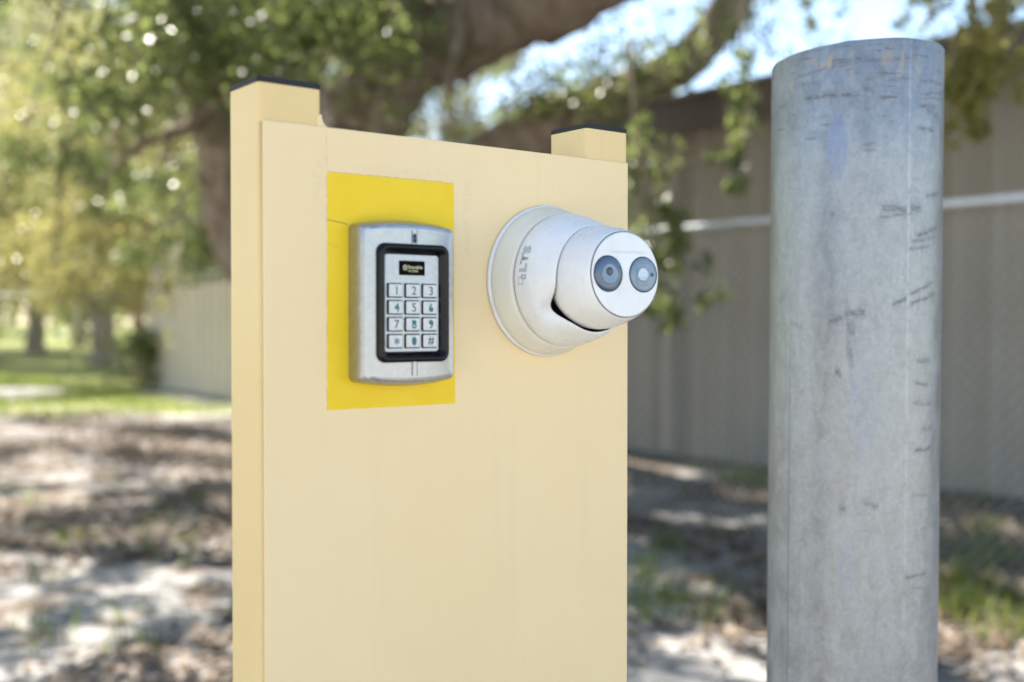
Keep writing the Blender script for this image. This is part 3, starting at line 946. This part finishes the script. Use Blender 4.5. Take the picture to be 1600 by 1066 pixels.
# ------------------------------------------------------------------ further trees
def tree(name, label, base, height, spread, z0, nclump, per, L, W, mat, trunk_r, lean=(0, 0), group=None, cull=None):
    t = thing(name, label, 'tree', base, 0, group)
    tp = [(0, 0, -.1, trunk_r * 1.35), (.02, 0, height * .1, trunk_r), (lean[0] * .3, lean[1] * .3, height * .3, trunk_r * .85), (lean[0] * .6, lean[1] * .6, height * .55, trunk_r * .55), (lean[0], lean[1], height * .85, trunk_r * .15)]
    tubes('trunk', [smooth_path(tp, 5, .12)], M['bark'], t, 10)
    cs, rs, ct = [], [], []
    lb = []
    for i in range(nclump):
        a = rng.uniform(0, 2 * math.pi)
        u = rng.random()
        z = z0 + (height - z0) * u
        rr = spread * math.sqrt(max(1 - (2 * u - .75) ** 2 / 1.7, .03)) * math.sqrt(rng.random())
        c = (lean[0] * u + rr * math.cos(a), lean[1] * u + rr * math.sin(a), z)
        cs.append(c); rs.append(rng.uniform(.10, .20) * spread + .1); ct.append(per)
        if i % 6 == 0:
            zz = max(z * .7, height * .22)
            k = zz / height
            lb.append(smooth_path([(lean[0] * k, lean[1] * k, zz * .9, trunk_r * .35), (c[0] * .5 + lean[0] * k * .5, c[1] * .5 + lean[1] * k * .5, (zz + z) / 2, trunk_r * .2), (*c, .015)], 4, .1))
    for b in lb:
        tubes('limb', [b], M['bark'], t, 6)
    q, tn = make_leaves(cs, rs, ct, L, W, .8, .3, cull)
    obj('crown', quads_mesh('crown', q, tn), M[mat], t)['kind'] = 'stuff'
    return t
yb = px(218, 505, 24)
yb.z = 0
tree('young_oak_tree', 'slender yellow green tree hanging over the sunlit grass left of the panel', yb, 7.2, 4.1, 1.7, 270, 130, .12, .06, 'sunleaf', .13, (-.3, 0))
far = [(-16.6, 35, 11, 3.8, 'round tree beyond the far fence at the left edge behind the dark trunked one'),
       (-8.2, 37, 12, 4.0, 'round tree beyond the far fence behind the slender yellow green tree'),
       (-21, 36, 11.5, 3.8, 'leafy tree beyond the far fence half outside the left edge'),
       (-11.9, 32.5, 10, 3.6, 'dark trunked tree just beyond the far yard fence left of the young tree'),
       (-20, 47, 15, 6.5, 'broad tree standing at the far left edge beyond the field fence'),
       (-14.2, 52, 17, 7, 'tall pale tree beyond the field behind the young tree'),
       (-8.6, 58, 18, 7.5, 'tall tree beyond the field straight above the far end of the building'),
       (-24, 62, 19, 8, 'farthest tall tree rising over the left corner of the field'),
       (-3.5, 64, 19, 8, 'tall tree hidden mostly by the oak limbs beyond the far end of the yard'),
       (-28, 50, 16, 7, 'wide tree cut off by the left edge beyond the field')]
for i, (x, y, h_, sp_, lb) in enumerate(far):
    tree('field_tree', lb, (x, y, 0), h_, sp_, 2.2 if h_ > 12.5 else 1.7, 190, 60, .38 if h_ > 12.5 else .2, .2 if h_ > 12.5 else .1, 'farleaf', .34, (rng.normal(0, .8), 0), 'trees beyond the field fence')

# bush against the far end of the paler far wall
sb = px(222, 505, 20.4)
sb.z = 0
bush = thing('shrub', 'low dark green bush growing at the near corner of the paler far wall', 'shrub', sb)
tubes('stem', [smooth_path([(0, 0, -.05, .03), (.05, .02, .5, .02), (.0, .05, 1.0, .01)], 4)], M['bark'], bush, 6)
cs = [(rng.normal(0, .3), rng.normal(0, .25), rng.uniform(.1, 1.0)) for i in range(24)]
q, tn = make_leaves(cs, [.24] * 24, [60] * 24, .10, .05, 1.0)
obj('crown', quads_mesh('crown', q, tn), M['oakleaf'], bush)['kind'] = 'stuff'
# woods that close the field off, far behind: one mass
cs, rs, ct = [], [], []
for i in range(420):
    a = rng.uniform(-1.35, .35)
    r = rng.uniform(88, 104)
    cs.append((r * math.sin(a), r * math.cos(a), rng.uniform(.3, 9.5) * (.75 + .25 * math.sin(a * 23))))
    rs.append(rng.uniform(1.6, 3.0)); ct.append(70)
q, tn = make_leaves(cs, rs, ct, .8, .45, .9)
wds = obj('far_woods', quads_mesh('far_woods', q, tn), M['oakleaf'])
wds['kind'] = 'stuff'
tag(wds, 'dark line of woods closing off the far side of the sunlit field', 'woods')

# ------------------------------------------------------------------ ground cover
def scatter_litter():
    n = 52000
    y = 3.4 + 12.5 * rng.random(n) ** 1.35
    x = (rng.random(n) * 2 - 1) * (y * .50 + .8)
    f = np.sin(x * 1.7 + 2 * np.sin(y * .8)) * np.sin(y * 1.3 + 1.5 * np.sin(x * .9)) + .25 * rng.normal(0, 1, n) + np.clip((y - 4.5) / 4, -.4, .35)
    k = f > .2
    wl = (x - WB.x) * WN.x + (y - WB.y) * WN.y
    k &= wl > .05
    x, y = x[k], y[k]
    n = len(x)
    p = np.stack([x, y, np.full(n, .018) + .02 * rng.random(n)], -1)
    a = rng.uniform(0, 2 * math.pi, n)
    d = np.stack([np.cos(a), np.sin(a), rng.normal(0, .25, n)], -1)
    s = np.stack([-np.sin(a), np.cos(a), rng.normal(0, .35, n)], -1)
    sc = rng.uniform(.6, 1.3, (n, 1))
    L, W = .075, .032
    q = np.empty((n, 4, 3))
    q[:, 0] = p - d * L * .5 * sc
    q[:, 1] = p + s * W * .5 * sc
    q[:, 2] = p + d * L * .5 * sc
    q[:, 3] = p - s * W * .5 * sc
    o = obj('leaf_litter', quads_mesh('leaf_litter', q, rng.random(n)), M['litter'])
    o['kind'] = 'stuff'
    tag(o, 'brown dead oak leaves scattered over the pale sand', 'leaf litter')
scatter_litter()

def blades(name, label, centers, spreads, counts, hmin, hmax, w, mat='grass'):
    cs = np.repeat(np.asarray(centers, float), counts, 0)
    sp_ = np.repeat(np.asarray(spreads, float), counts)[:, None]
    n = len(cs)
    p = cs.copy()
    p[:, :2] += rng.normal(0, 1, (n, 2)) * sp_
    a = rng.uniform(0, 2 * math.pi, n)
    h = rng.uniform(hmin, hmax, n)
    s = np.stack([np.cos(a), np.sin(a), np.zeros(n)], -1) * w
    ln = np.stack([rng.normal(0, .35, n) * h, rng.normal(0, .35, n) * h, h], -1)
    q = np.empty((n, 4, 3))
    q[:, 0] = p - s * .5
    q[:, 1] = p + s * .5
    q[:, 2] = p + ln * .6 + s * .35
    q[:, 3] = p + ln
    o = obj(name, quads_mesh(name, q, rng.random(n)), M[mat])
    o['kind'] = 'stuff'
    return tag(o, label, 'grass')
# tufts among the litter at lower right and along the fence
cs, sp_, ct = [], [], []
for i in range(46):
    x, y = 1530 + rng.normal(0, 55), 905 + rng.normal(0, 55)
    d = F_PX * CAM_H / (y - HZ)
    v = px(x, y, d); cs.append((v.x, v.y, 0)); sp_.append(.05); ct.append(26)
for i in range(34):
    x, y = 1050 + rng.normal(0, 60), 890 + rng.normal(0, 60)
    d = F_PX * CAM_H / (y - HZ)
    v = px(x, y, d); cs.append((v.x, v.y, 0)); sp_.append(.06); ct.append(12)
for i in range(16):
    x, y = 1175 + rng.normal(0, 18), 752 + rng.normal(0, 8)
    d = F_PX * CAM_H / (y - HZ)
    v = px(x, y, d); cs.append((v.x, v.y, 0)); sp_.append(.05); ct.append(22)
for i in range(40):
    x, y = rng.uniform(0, 360), rng.uniform(680, 1040)
    d = F_PX * CAM_H / (y - HZ)
    v = px(x, y, d); cs.append((v.x, v.y, 0)); sp_.append(.07); ct.append(8)
blades('grass_tufts', 'green grass tufts coming up through the sand and dead leaves near the fence', cs, sp_, ct, .04, .15, .010)
cs, sp_, ct = [], [], []
for i in range(900):
    y = rng.uniform(15, 30); x = rng.uniform(-16, -2)
    if (x * .791 + y * .612) > 6.7 or ((x + 10.5) / 2.8) ** 2 + ((y - 19.6) / 2.3) ** 2 < 1:
        continue
    cs.append((x, y, 0)); sp_.append(.28); ct.append(36 if y < 22.5 else 70)
blades('far_grass', 'sunlit rough grass strip across the yard left of the panel', cs, sp_, ct, .05, .16, .02)

# ------------------------------------------------------------------ cream panel on two square posts
def sq_tube(name, cx, w, y0, z1, r=.003):
    """closed square tube with rounded corners; y0 is its front plane (local y grows inward)"""
    pts = rrect(w / 2, w / 2, r, 4)
    return loft(name, [[(cx + a, y0 + w / 2 + b, z) for a, b in pts] for z in (-.25, .4, z1)], True, True)
PW = .046
panel = thing('keypad_panel', 'cream painted steel panel on two capped square posts carrying keypad and camera', 'panel', O, PAN)
LX, RX = -.0865, .1987
for cx in (LX, RX):
    obj('post', sq_tube('post', cx, PW, 0.0, 1.4078), M['post'], panel, False)
    a = PW / 2 + .0003
    rings = []
    for (s_, z) in ((.9, 1.4078), (1.0, 1.4081), (1.0, 1.4112), (.93, 1.4122), (.35, 1.4140)):
        rings.append([(cx + p * s_, PW / 2 + q_ * s_, z) for p, q_ in rrect(a, a, .003, 4)])
    obj('post_cap', loft('post_cap', rings, True, True), M['cap'], panel, False)
pl = obj('face_plate', box_mesh('face_plate', -.1074, .2194, -.0030, -.0001, .45, 1.3828, .0007, 2), M['cream'], panel)
# weld fillet where the plate meets the left post
pts = [(-.0634, 1.3832)]
for i in range(9):
    a = R(180 + 90 * i / 8)
    pts.append((-.0577 + .0057 * math.cos(a), 1.3913 + .0083 * math.sin(a)))
pts.append((-.0577, 1.3822)); pts.append((-.0668, 1.3822)); pts.append((-.0668, 1.3905))
pts = pts[1:]
obj('weld_fillet', loft('weld_fillet', [[(a, y, b) for a, b in pts] for y in (-.0004, .012)], True, True), M['cream'], panel)
# caulk seam between the left post and plate
tubes('paint_seam', [[((-.1081, -.0003, .45), .0009), ((-.1080, -.0005, .8), .0007), ((-.1082, -.0004, 1.1), .0010), ((-.1080, -.0005, 1.25), .0007), ((-.1081, -.0003, 1.3815), .0009)]], M['post'], panel, 6)
def uneven(p, q, n, amp):
    out = []
    for i in range(n):
        t = i / n
        j = random.uniform(-amp, amp) if i else 0
        dx, dz = q[0] - p[0], q[1] - p[1]
        L_ = math.hypot(dx, dz)
        out.append((p[0] + dx * t - dz / L_ * j, p[1] + dz * t + dx / L_ * j))
    return out
c4 = [(-.0612, 1.1908), (.0443, 1.1908), (.0432, 1.3530), (-.0607, 1.3530)]
edge = uneven(c4[0], c4[1], 40, .00012) + uneven(c4[1], c4[2], 50, .0001) + uneven(c4[2], c4[3], 60, .0003) + uneven(c4[3], c4[0], 50, .00022)
obj('yellow_square', loft('yellow_square', [[(x, y, z) for x, z in edge] for y in (-.0029, -.0033)], False, True), M['yellow'], panel)

# ------------------------------------------------------------------ lettering
def text_mesh(body, size, offset=0.0, align='CENTER', res=4):
    cu = bpy.data.curves.new('lettering', 'FONT')
    cu.body = body
    cu.size = size
    cu.offset = offset
    cu.resolution_u = res
    cu.align_x = align
    cu.align_y = 'CENTER' if align == 'CENTER' else 'BOTTOM_BASELINE'
    o = bpy.data.objects.new('lettering', cu)
    COL.objects.link(o)
    dg = bpy.context.evaluated_depsgraph_get()
    me = bpy.data.meshes.new_from_object(o.evaluated_get(dg))
    bpy.data.objects.remove(o)
    bpy.data.curves.remove(cu)
    me.name = 'lettering'
    me.materials.clear()
    return me

def center_mesh(me):
    c = np.array([v.co for v in me.vertices])
    lo, hi = c.min(0), c.max(0)
    m = (lo + hi) / 2
    for v in me.vertices:
        v.co.x -= m[0]
        v.co.y -= m[1]
    return hi - lo

def to_face(me, cx, cz, y):
    for v in me.vertices:
        a, b = v.co.x, v.co.y
        v.co = (cx + a, y, cz + b)
    return me

# ------------------------------------------------------------------ keypad
KP = wp(-.0058, .0033, 1.2638)
kp = thing('access_keypad', 'silver metal access keypad with black bezel screwed on the yellow square', 'keypad', KP, PAN)
def arch(x):
    return .0185 + .0045 * max(0.0, 1 - (x / .033) ** 2)
def kp_outline(hw, hh, rise, r=.004, n=12):
    """outline with bowed top and bottom; list of (x,z)"""
    pts = []
    def top(x):
        return hh + rise * (1 - (x / hw) ** 2)
    for i in range(n + 1):
        x = hw - r - 2 * (hw - r) * i / n
        pts.append((x, top(x)))
    for i in range(1, 4):
        a = R(90 + 90 * i / 4)
        pts.append((-hw + r + r * math.cos(a), top(hw - r) - r + r * math.sin(a)))
    m = 10
    for i in range(m + 1):
        pts.append((-hw, top(hw - r) - r - 2 * (top(hw - r) - r) * i / m))
    for i in range(1, 4):
        a = R(180 + 90 * i / 4)
        pts.append((-hw + r + r * math.cos(a), -top(hw - r) + r + r * math.sin(a)))
    for i in range(n + 1):
        x = -hw + r + 2 * (hw - r) * i / n
        pts.append((x, -top(x)))
    for i in range(1, 4):
        a = R(270 + 90 * i / 4)
        pts.append((hw - r + r * math.cos(a), -top(hw - r) + r + r * math.sin(a)))
    for i in range(m + 1):
        pts.append((hw, -(top(hw - r) - r) + 2 * (top(hw - r) - r) * i / m))
    for i in range(1, 4):
        a = R(90 * i / 4)
        pts.append((hw - r + r * math.cos(a), top(hw - r) - r + r * math.sin(a)))
    return pts
rings = []
for hw, hh, rise, nn, r in ((.0390, .0538, .0040, .0, .004), (.0390, .0538, .0040, .0100, .004), (.0387, .0535, .0039, .0128, .004), (.0379, .0530, .0036, .0150, .0038), (.0366, .0518, .0026, .0176, .0034),
                            (.0363, .0515, .0024, .0179, .0034), (.0332, .0500, .0015, None, .0024), (.0330, .0499, .0014, None, .0024), (.0300, .0470, .0005, None, .002), (.0272, .0393, .0, None, .002), (.0268, .0389, .0, .0160, .002)):
    ring = []
    for x, z in kp_outline(hw, hh, rise, r):
        nv = nn
        if nn is None:
            nv = arch(x)
        elif nn > .0112 and hw > .03:
            # the upper and lower bevels lean back a little more than the sides
            nv = nn + (arch(x) - .0185) * min(1, (nn - .0112) / .0066)
        ring.append((x, -nv, z))
    rings.append(ring)
obj('housing', loft('housing', rings, True, True), M['cast'], kp, True)
kp.children[0].data.set_sharp_from_angle(angle=R(16))
# moulded rib above and below the window
def rib(z0, z1, w, mat, name, out=.0004):
    bm = bmesh.new()
    box(bm, -w / 2, w / 2, -(arch(0) + out), -(arch(0) - .002), z0, z1)
    bmesh.ops.bevel(bm, geom=bm.edges[:], offset=.0003, segments=2, affect='EDGES')
    return obj(name, from_bm(bm, name), mat, kp, False)
rib(.0410, .0498, .0036, M['cast'], 'rib')
rib(-.0498, -.0400, .0036, M['cast'], 'rib')
for sx in (-1, 1):
    for z0, z1 in ((.0400, .0505), (-.0505, -.0395)):
        obj('seam', box_mesh('seam', sx * .0021 - .00022, sx * .0021 + .00022, -(arch(0) + .00012), -(arch(0) - .001), z0, z1), M['seam'], kp)
bm = bmesh.new()
box(bm, -.0013, .0013, -(arch(0) + .0009), -(arch(0)), .0415, .0480)
bmesh.ops.bevel(bm, geom=bm.edges[:], offset=.0006, segments=2, affect='EDGES')
obj('status_light', from_bm(bm, 'status_light'), M['led'], kp, True)
# bezel
rings = []
for inset, nn, r in ((0.0, .0185, .0062), (0.0, .0228, .0062), (.0008, .0244, .0058), (.0020, .0252, .0050), (.0034, .0246, .0042), (.0046, .0225, .0034), (.0062, .0203, .0026), (.0066, .0196, .0024)):
    rings.append([(x, -nn, z) for x, z in rrect(.0288 - inset, .0409 - inset * 1.09, r, 6)])
obj('bezel', loft('bezel', rings, False, False), M['bezel'], kp, True)
# keypad face
FN = .0200
rings = [[(x, -nn, z) for x, z in rrect(.0222 - i_, .0338 - i_, .0020, 4)] for nn, i_ in ((.0170, 0), (FN - .0004, 0), (FN, .0004))]
obj('key_face', loft('key_face', rings, True, True), M['face'], kp)
# name badge
rings = [[(x, -nn, z) for x, z in rrect(.0104 - i_, .0050 - i_, .0008, 3, -.0002, .0243)] for nn, i_ in ((FN + .00004, 0), (FN + .0005, 0), (FN + .0007, .0003))]
badge = obj('name_badge', loft('name_badge', rings, True, True), M['hole'], kp)
by = -(FN + .00078)
me = text_mesh('Storable', .0033, .00003); sz = center_mesh(me)
for v in me.vertices: v.co.x *= .0116 / sz[0]
obj('badge_lettering', to_face(me, .0022, .0250, by), M['gold'], badge)
me = text_mesh('ACCESS', .0020, .00003); sz = center_mesh(me)
for v in me.vertices: v.co.x *= .0078 / sz[0]
obj('badge_lettering', to_face(me, .0003, .0223, by), M['gold'], badge)
# six-sided emblem with a small loop in it
ro, ri = .0021, .00165
V, Fc = [], []
for i in range(6):
    a = R(60 * i + 30)
    V += [(-.0060 + ro * math.cos(a), by, .0245 + ro * math.sin(a)), (-.0060 + ri * math.cos(a), by, .0245 + ri * math.sin(a))]
for i in range(6):
    j = (i + 1) % 6
    Fc.append((2 * i, 2 * j, 2 * j + 1, 2 * i + 1))
b0 = len(V)
for i in range(12):
    a = R(30 * i)
    V += [(-.0060 + .00105 * math.cos(a), by, .0248 + .00075 * math.sin(a)), (-.0060 + .0007 * math.cos(a), by, .0248 + .0004 * math.sin(a))]
for i in range(12):
    j = (i + 1) % 12
    Fc.append((b0 + 2 * i, b0 + 2 * j, b0 + 2 * j + 1, b0 + 2 * i + 1))
b1 = len(V)
V += [(-.0062, by, .0245), (-.0058, by, .0245), (-.0058, by, .0232), (-.0062, by, .0232)]
Fc.append((b1, b1 + 1, b1 + 2, b1 + 3))
obj('badge_emblem', mesh('badge_emblem', V, Fc), M['gold'], badge)
# twelve keys
hole_me = loft('key_well', [[(x, -nn, z) for x, z in rrect(.0062, .00505, .0007, 3)] for nn in (FN + .00003, FN + .00022)], True, True)
hole_me.materials.append(M['hole'])
def key_mesh():
    rings = [[(x + sx, -nn, z) for x, z in rrect(.00575 - i_, .00455 - i_, .0006, 3)] for nn, i_, sx in ((FN + .00024, 0, 0), (FN + .00150, .0001, 0), (FN + .00185, .0004, 0))]
    me = loft('key', rings, True, True)
    me.materials.append(M['key'])
    me.materials.append(M['hole'])
    for p in me.polygons:
        if abs(p.normal.y) < .5:
            p.material_index = 1
    return me
km = key_mesh()
worn = set('4689*0#')
for r_, row in enumerate(('123', '456', '789', '*0#')):
    for c_, ch in enumerate(row):
        cx, cz = (c_ - 1) * .01405, .0087 - r_ * .01166
        kb = bpy.data.objects.new('key', km)
        kb.location = (cx - .0002, 0, cz)
        lk(kb, kp)
        wl = bpy.data.objects.new('key_well', hole_me)
        lk(wl, kb)
        yy = -(FN + .00192)
        bold = .00014 if ch in worn else .00005
        me = text_mesh(ch, .0083 if ch != '*' else .0105, bold)
        sz = center_mesh(me)
        obj('digit', to_face(me, .0007, 0, yy), M['teal' if ch in worn else 'ink'], kb)
        fill = {'6': (0, -.0013, .0015, .0016), '8': (0, .0013, .0009, .0010), '9': (0, .0013, .0015, .0016), '0': (0, 0, .0015, .0026), '4': (-.0004, -.0004, .0007, .0006)}.get(ch)
        if fill:
            fx, fz, rx, rz_ = fill
            V = [(.0007 + fx + rx * math.cos(R(20 * i)), yy + .00002, fz + rz_ * math.sin(R(20 * i))) for i in range(18)]
            obj('worn_fill', mesh('worn_fill', V, [tuple(range(18))]), M['teal'], kb)

# ------------------------------------------------------------------ turret camera
TC = wp(.1320, .0030, 1.2827)
tc = thing('security_camera', 'white turret security camera with two round windows mounted right of the keypad', 'camera', TC, PAN)
def lathe(name, prof, seg=72, cap0=False, cap1=False, nfun=None, mtx=None, off=(0, 0)):
    rings = []
    for r, n in prof:
        ring = []
        for i in range(seg):
            a = 2 * math.pi * i / seg
            nn = n if nfun is None else nfun(n, a)
            p = Vector((off[0] + r * math.cos(a), -nn, off[1] + r * math.sin(a)))
            if mtx is not None:
                p = mtx @ p
            ring.append(tuple(p))
        rings.append(ring)
    return loft(name, rings, cap0, cap1)
obj('base_gasket', lathe('base_gasket', [(.0575, .0), (.0588, .0006), (.0590, .0022), (.0584, .0034), (.0560, .0036)], 72, True, True), M['white'], tc, True)
obj('base_ring', lathe('base_ring', [(.0570, .0036), (.0576, .0048), (.0572, .0075), (.0556, .0120), (.0536, .0175), (.0524, .0205), (.0520, .0213), (.0508, .0217), (.0490, .0216)], 72, True, True), M['aged'], tc, True)
obj('seam_ring', lathe('seam_ring', [(.0492, .0200), (.0492, .0232)], 72, True, True), M['gap'], tc, True)
def hprof(n):
    xs = [.0226, .0232, .026, .030, .036, .042, .048, .053, .0570, .0585]
    rs = [.0496, .0503, .0507, .0505, .0493, .0475, .0453, .0432, .0414, .0404]
    return float(np.interp(n, xs, rs))
GAP = R(214)             # the side on which the socket is cut away (lower left)
def dip(n, a):
    da = (a - GAP + math.pi) % (2 * math.pi) - math.pi
    k = math.exp(-(da / .29) ** 2)
    w = min(max((n - .040) / .018, 0), 1)
    return n - .0135 * k * w
prof = [(hprof(n), n) for n in (.0226, .0232, .026, .029, .032, .036, .040, .044, .048, .051, .054, .0570, .0585)]
prof += [(.0397, .0588), (.0394, .0583), (.0392, .0570)]
obj('housing', lathe('housing', prof, 96, True, False, dip), M['white'], tc, True)
obj('socket', lathe('socket', [(.0393, .0574), (.0391, .052), (.0388, .044), (.0384, .036), (.0300, .034)], 96, False, True, dip), M['gap'], tc, True)
# the swivelling eye
ax = Vector((-.075, -1, .035)).normalized()
rot = Vector((0, -1, 0)).rotation_difference(ax).to_matrix()
piv = Vector((.0012, -.050, .0008))
mtx = Matrix.Translation(piv) @ rot.to_4x4() @ Matrix.Translation(Vector((0, .050, 0)))
EN = .0905
eye = obj('eyeball', lathe('eyeball', [(.026, .034), (.0325, .041), (.0358, .048), (.0380, .0535), (.0385, .0585), (.0384, .0630), (.0379, .068), (.0368, .0735), (.0352, .0795), (.0335, .0850), (.0322, .0890), (.0316, EN - .0002), (.0310, EN)], 80, True, True, None, mtx), M['white'], tc, True)
obj('seam_ring', lathe('seam_ring', [(.0306, EN + .0001), (.0312, EN + .0001), (.0312, EN + .0003), (.0306, EN + .0003)], 72, True, True, None, mtx), M['gap'], tc, True)
obj('front_cover', lathe('front_cover', [(.0305, EN + .0002), (.0306, EN + .0008), (.0302, EN + .0011), (.0290, EN + .0012)], 72, True, True, None, mtx), M['white'], tc, True)
FC = EN + .0012
for s_, nm in ((-1, 'lens'), (1, 'infrared_lamp')):
    off = (s_ * .0161, .0002)
    rim = obj(nm, lathe(nm, [(.0131, FC + .00005), (.0131, FC + .0002), (.0126, FC + .00028), (.0122, FC + .0002)], 48, True, True, None, mtx, off), M['gap'], tc, True)
    if s_ < 0:
        obj('lens_glass', lathe('lens_glass', [(.0124, FC + .0003), (.0122, FC + .0006), (.0095, FC + .0010), (.0070, FC + .0012)], 48, True, True, None, mtx, off), M['glass'], rim, True)
        obj('lens_ring', lathe('lens_ring', [(.0074, FC + .00122), (.0070, FC + .0015), (.0062, FC + .00155), (.0050, FC + .0013)], 40, True, True, None, mtx, (off[0] + .0006, off[1])), M['glass2'], rim, True)
        obj('lens_core', lathe('lens_core', [(.0030, FC + .00155), (.0028, FC + .0018), (.0012, FC + .0020)], 24, True, True, None, mtx, (off[0] + .0004, off[1] + .0016)), M['pupil'], rim, True)
    else:
        obj('lamp_glass', lathe('lamp_glass', [(.0124, FC + .0003), (.0122, FC + .0006), (.0100, FC + .0008)], 48, True, True, None, mtx, off), M['glass2'], rim, True)
        bm = bmesh.new()
        box(bm, off[0] - .0066, off[0] + .0046, -(FC + .00125), -(FC + .0007), off[1] - .0080, off[1] + .0080)
        bmesh.ops.bevel(bm, geom=bm.edges[:], offset=.0002, segments=1, affect='EDGES')
        bmesh.ops.transform(bm, matrix=mtx, verts=bm.verts[:])
        obj('reflector', from_bm(bm, 'reflector'), M['glass2'], rim)
        # one moulded clear reflector: a shallow dish with a bright lip, split by the lamp's bar
        dish = lathe('reflector_cup', [(.0052, FC + .0013), (.0050, FC + .0017), (.0036, FC + .00142), (.0016, FC + .00135), (.0008, FC + .0014)], 28, True, True, None, mtx, (off[0] - .0010, off[1] + .0002))
        obj('reflector_cup', dish, M['chrome'], rim, True)
        obj('light_sensor', lathe('light_sensor', [(.0014, FC + .0008), (.0013, FC + .0012), (.0008, FC + .0012)], 20, True, True, None, mtx, (off[0] + .0078, off[1])), M['pupil'], rim, True)
# lettering printed round the left of the housing, read upward
def wrap(me, arc0, n0):
    for v in me.vertices:
        a, b = v.co.x, v.co.y
        n = n0 - b
        r = hprof(n) + .00035
        phi = math.pi - (arc0 + a) / .050
        v.co = (r * math.cos(phi), -n, r * math.sin(phi))
    return me
hs = [c for c in tc.children if c.name.startswith('housing')][0]
me = text_mesh('LTS', .0125, .0005)
sz = center_mesh(me)
for v in me.vertices:
    v.co.x *= .0200 / sz[0]
    v.co.y *= .0072 / sz[1]
obj('logo_lettering', wrap(me, .0150, .0325), M['logo'], hs)
# two overlapping squares: one outlined, one solid
V, Fc = [], []
def rect(x0, x1, y0, y1):
    b = len(V)
    V.extend([(x0, y0, 0), (x1, y0, 0), (x1, y1, 0), (x0, y1, 0)])
    Fc.append((b, b + 1, b + 2, b + 3))
t_ = .0006
rect(-.0034, .0022, -.0010, -.0010 + t_); rect(-.0034, .0022, .0040 - t_, .0040)
rect(-.0034, -.0034 + t_, -.0010, .0040); rect(.0022 - t_, .0022, -.0010, .0040)
rect(.0004, .0040, -.0036, -.0036 + t_ * 2); rect(.0004, .0004 + t_ * 2, -.0036, .0010); rect(.0040 - t_ * 2, .0040, -.0036, .0010); rect(.0004, .0040, .0010 - t_ * 2, .0010)
me = bpy.data.meshes.new('logo_emblem')
me.from_pydata(V, [], Fc)
obj('logo_emblem', wrap(me, -.0010, .0325), M['logo'], hs)

# ------------------------------------------------------------------ galvanised pipe bollard
PC = Vector((math.sin(R(16.67)) * 1.2, math.cos(R(16.67)) * 1.2, 0))
PR = .0841
pipe = thing('steel_bollard', 'tall scuffed galvanized steel pipe bollard standing right of the cream panel', 'bollard', PC, -R(16.67))
def pipe_mesh():
    seg = 96
    prof = [(PR, -.3), (PR, .3), (PR, .8), (PR, 1.2), (PR, 1.40), (PR, 1.5165), (PR - .0012, 1.5185), (PR - .0060, 1.5185), (PR - .0072, 1.5165), (PR - .0072, 1.30)]
    rings = []
    for r, z in prof:
        ring = []
        for i in range(seg):
            a = 2 * math.pi * i / seg
            x, y = r * math.cos(a), r * math.sin(a)
            zz = z + (x * .058 if z > 1.505 else 0) + (.0003 * math.sin(3 * a) + .0002 * math.sin(11 * a + 1) if z > 1.505 else 0)
            ring.append((x, y, zz))
        rings.append(ring)
    return loft('pipe', rings, True, True)
po = obj('pipe', pipe_mesh(), M['galv'], pipe, True)
pipe.rotation_euler = Matrix.Rotation(R(-16.67), 3, 'Z').to_euler()
pipe.rotation_euler.y = R(.28)
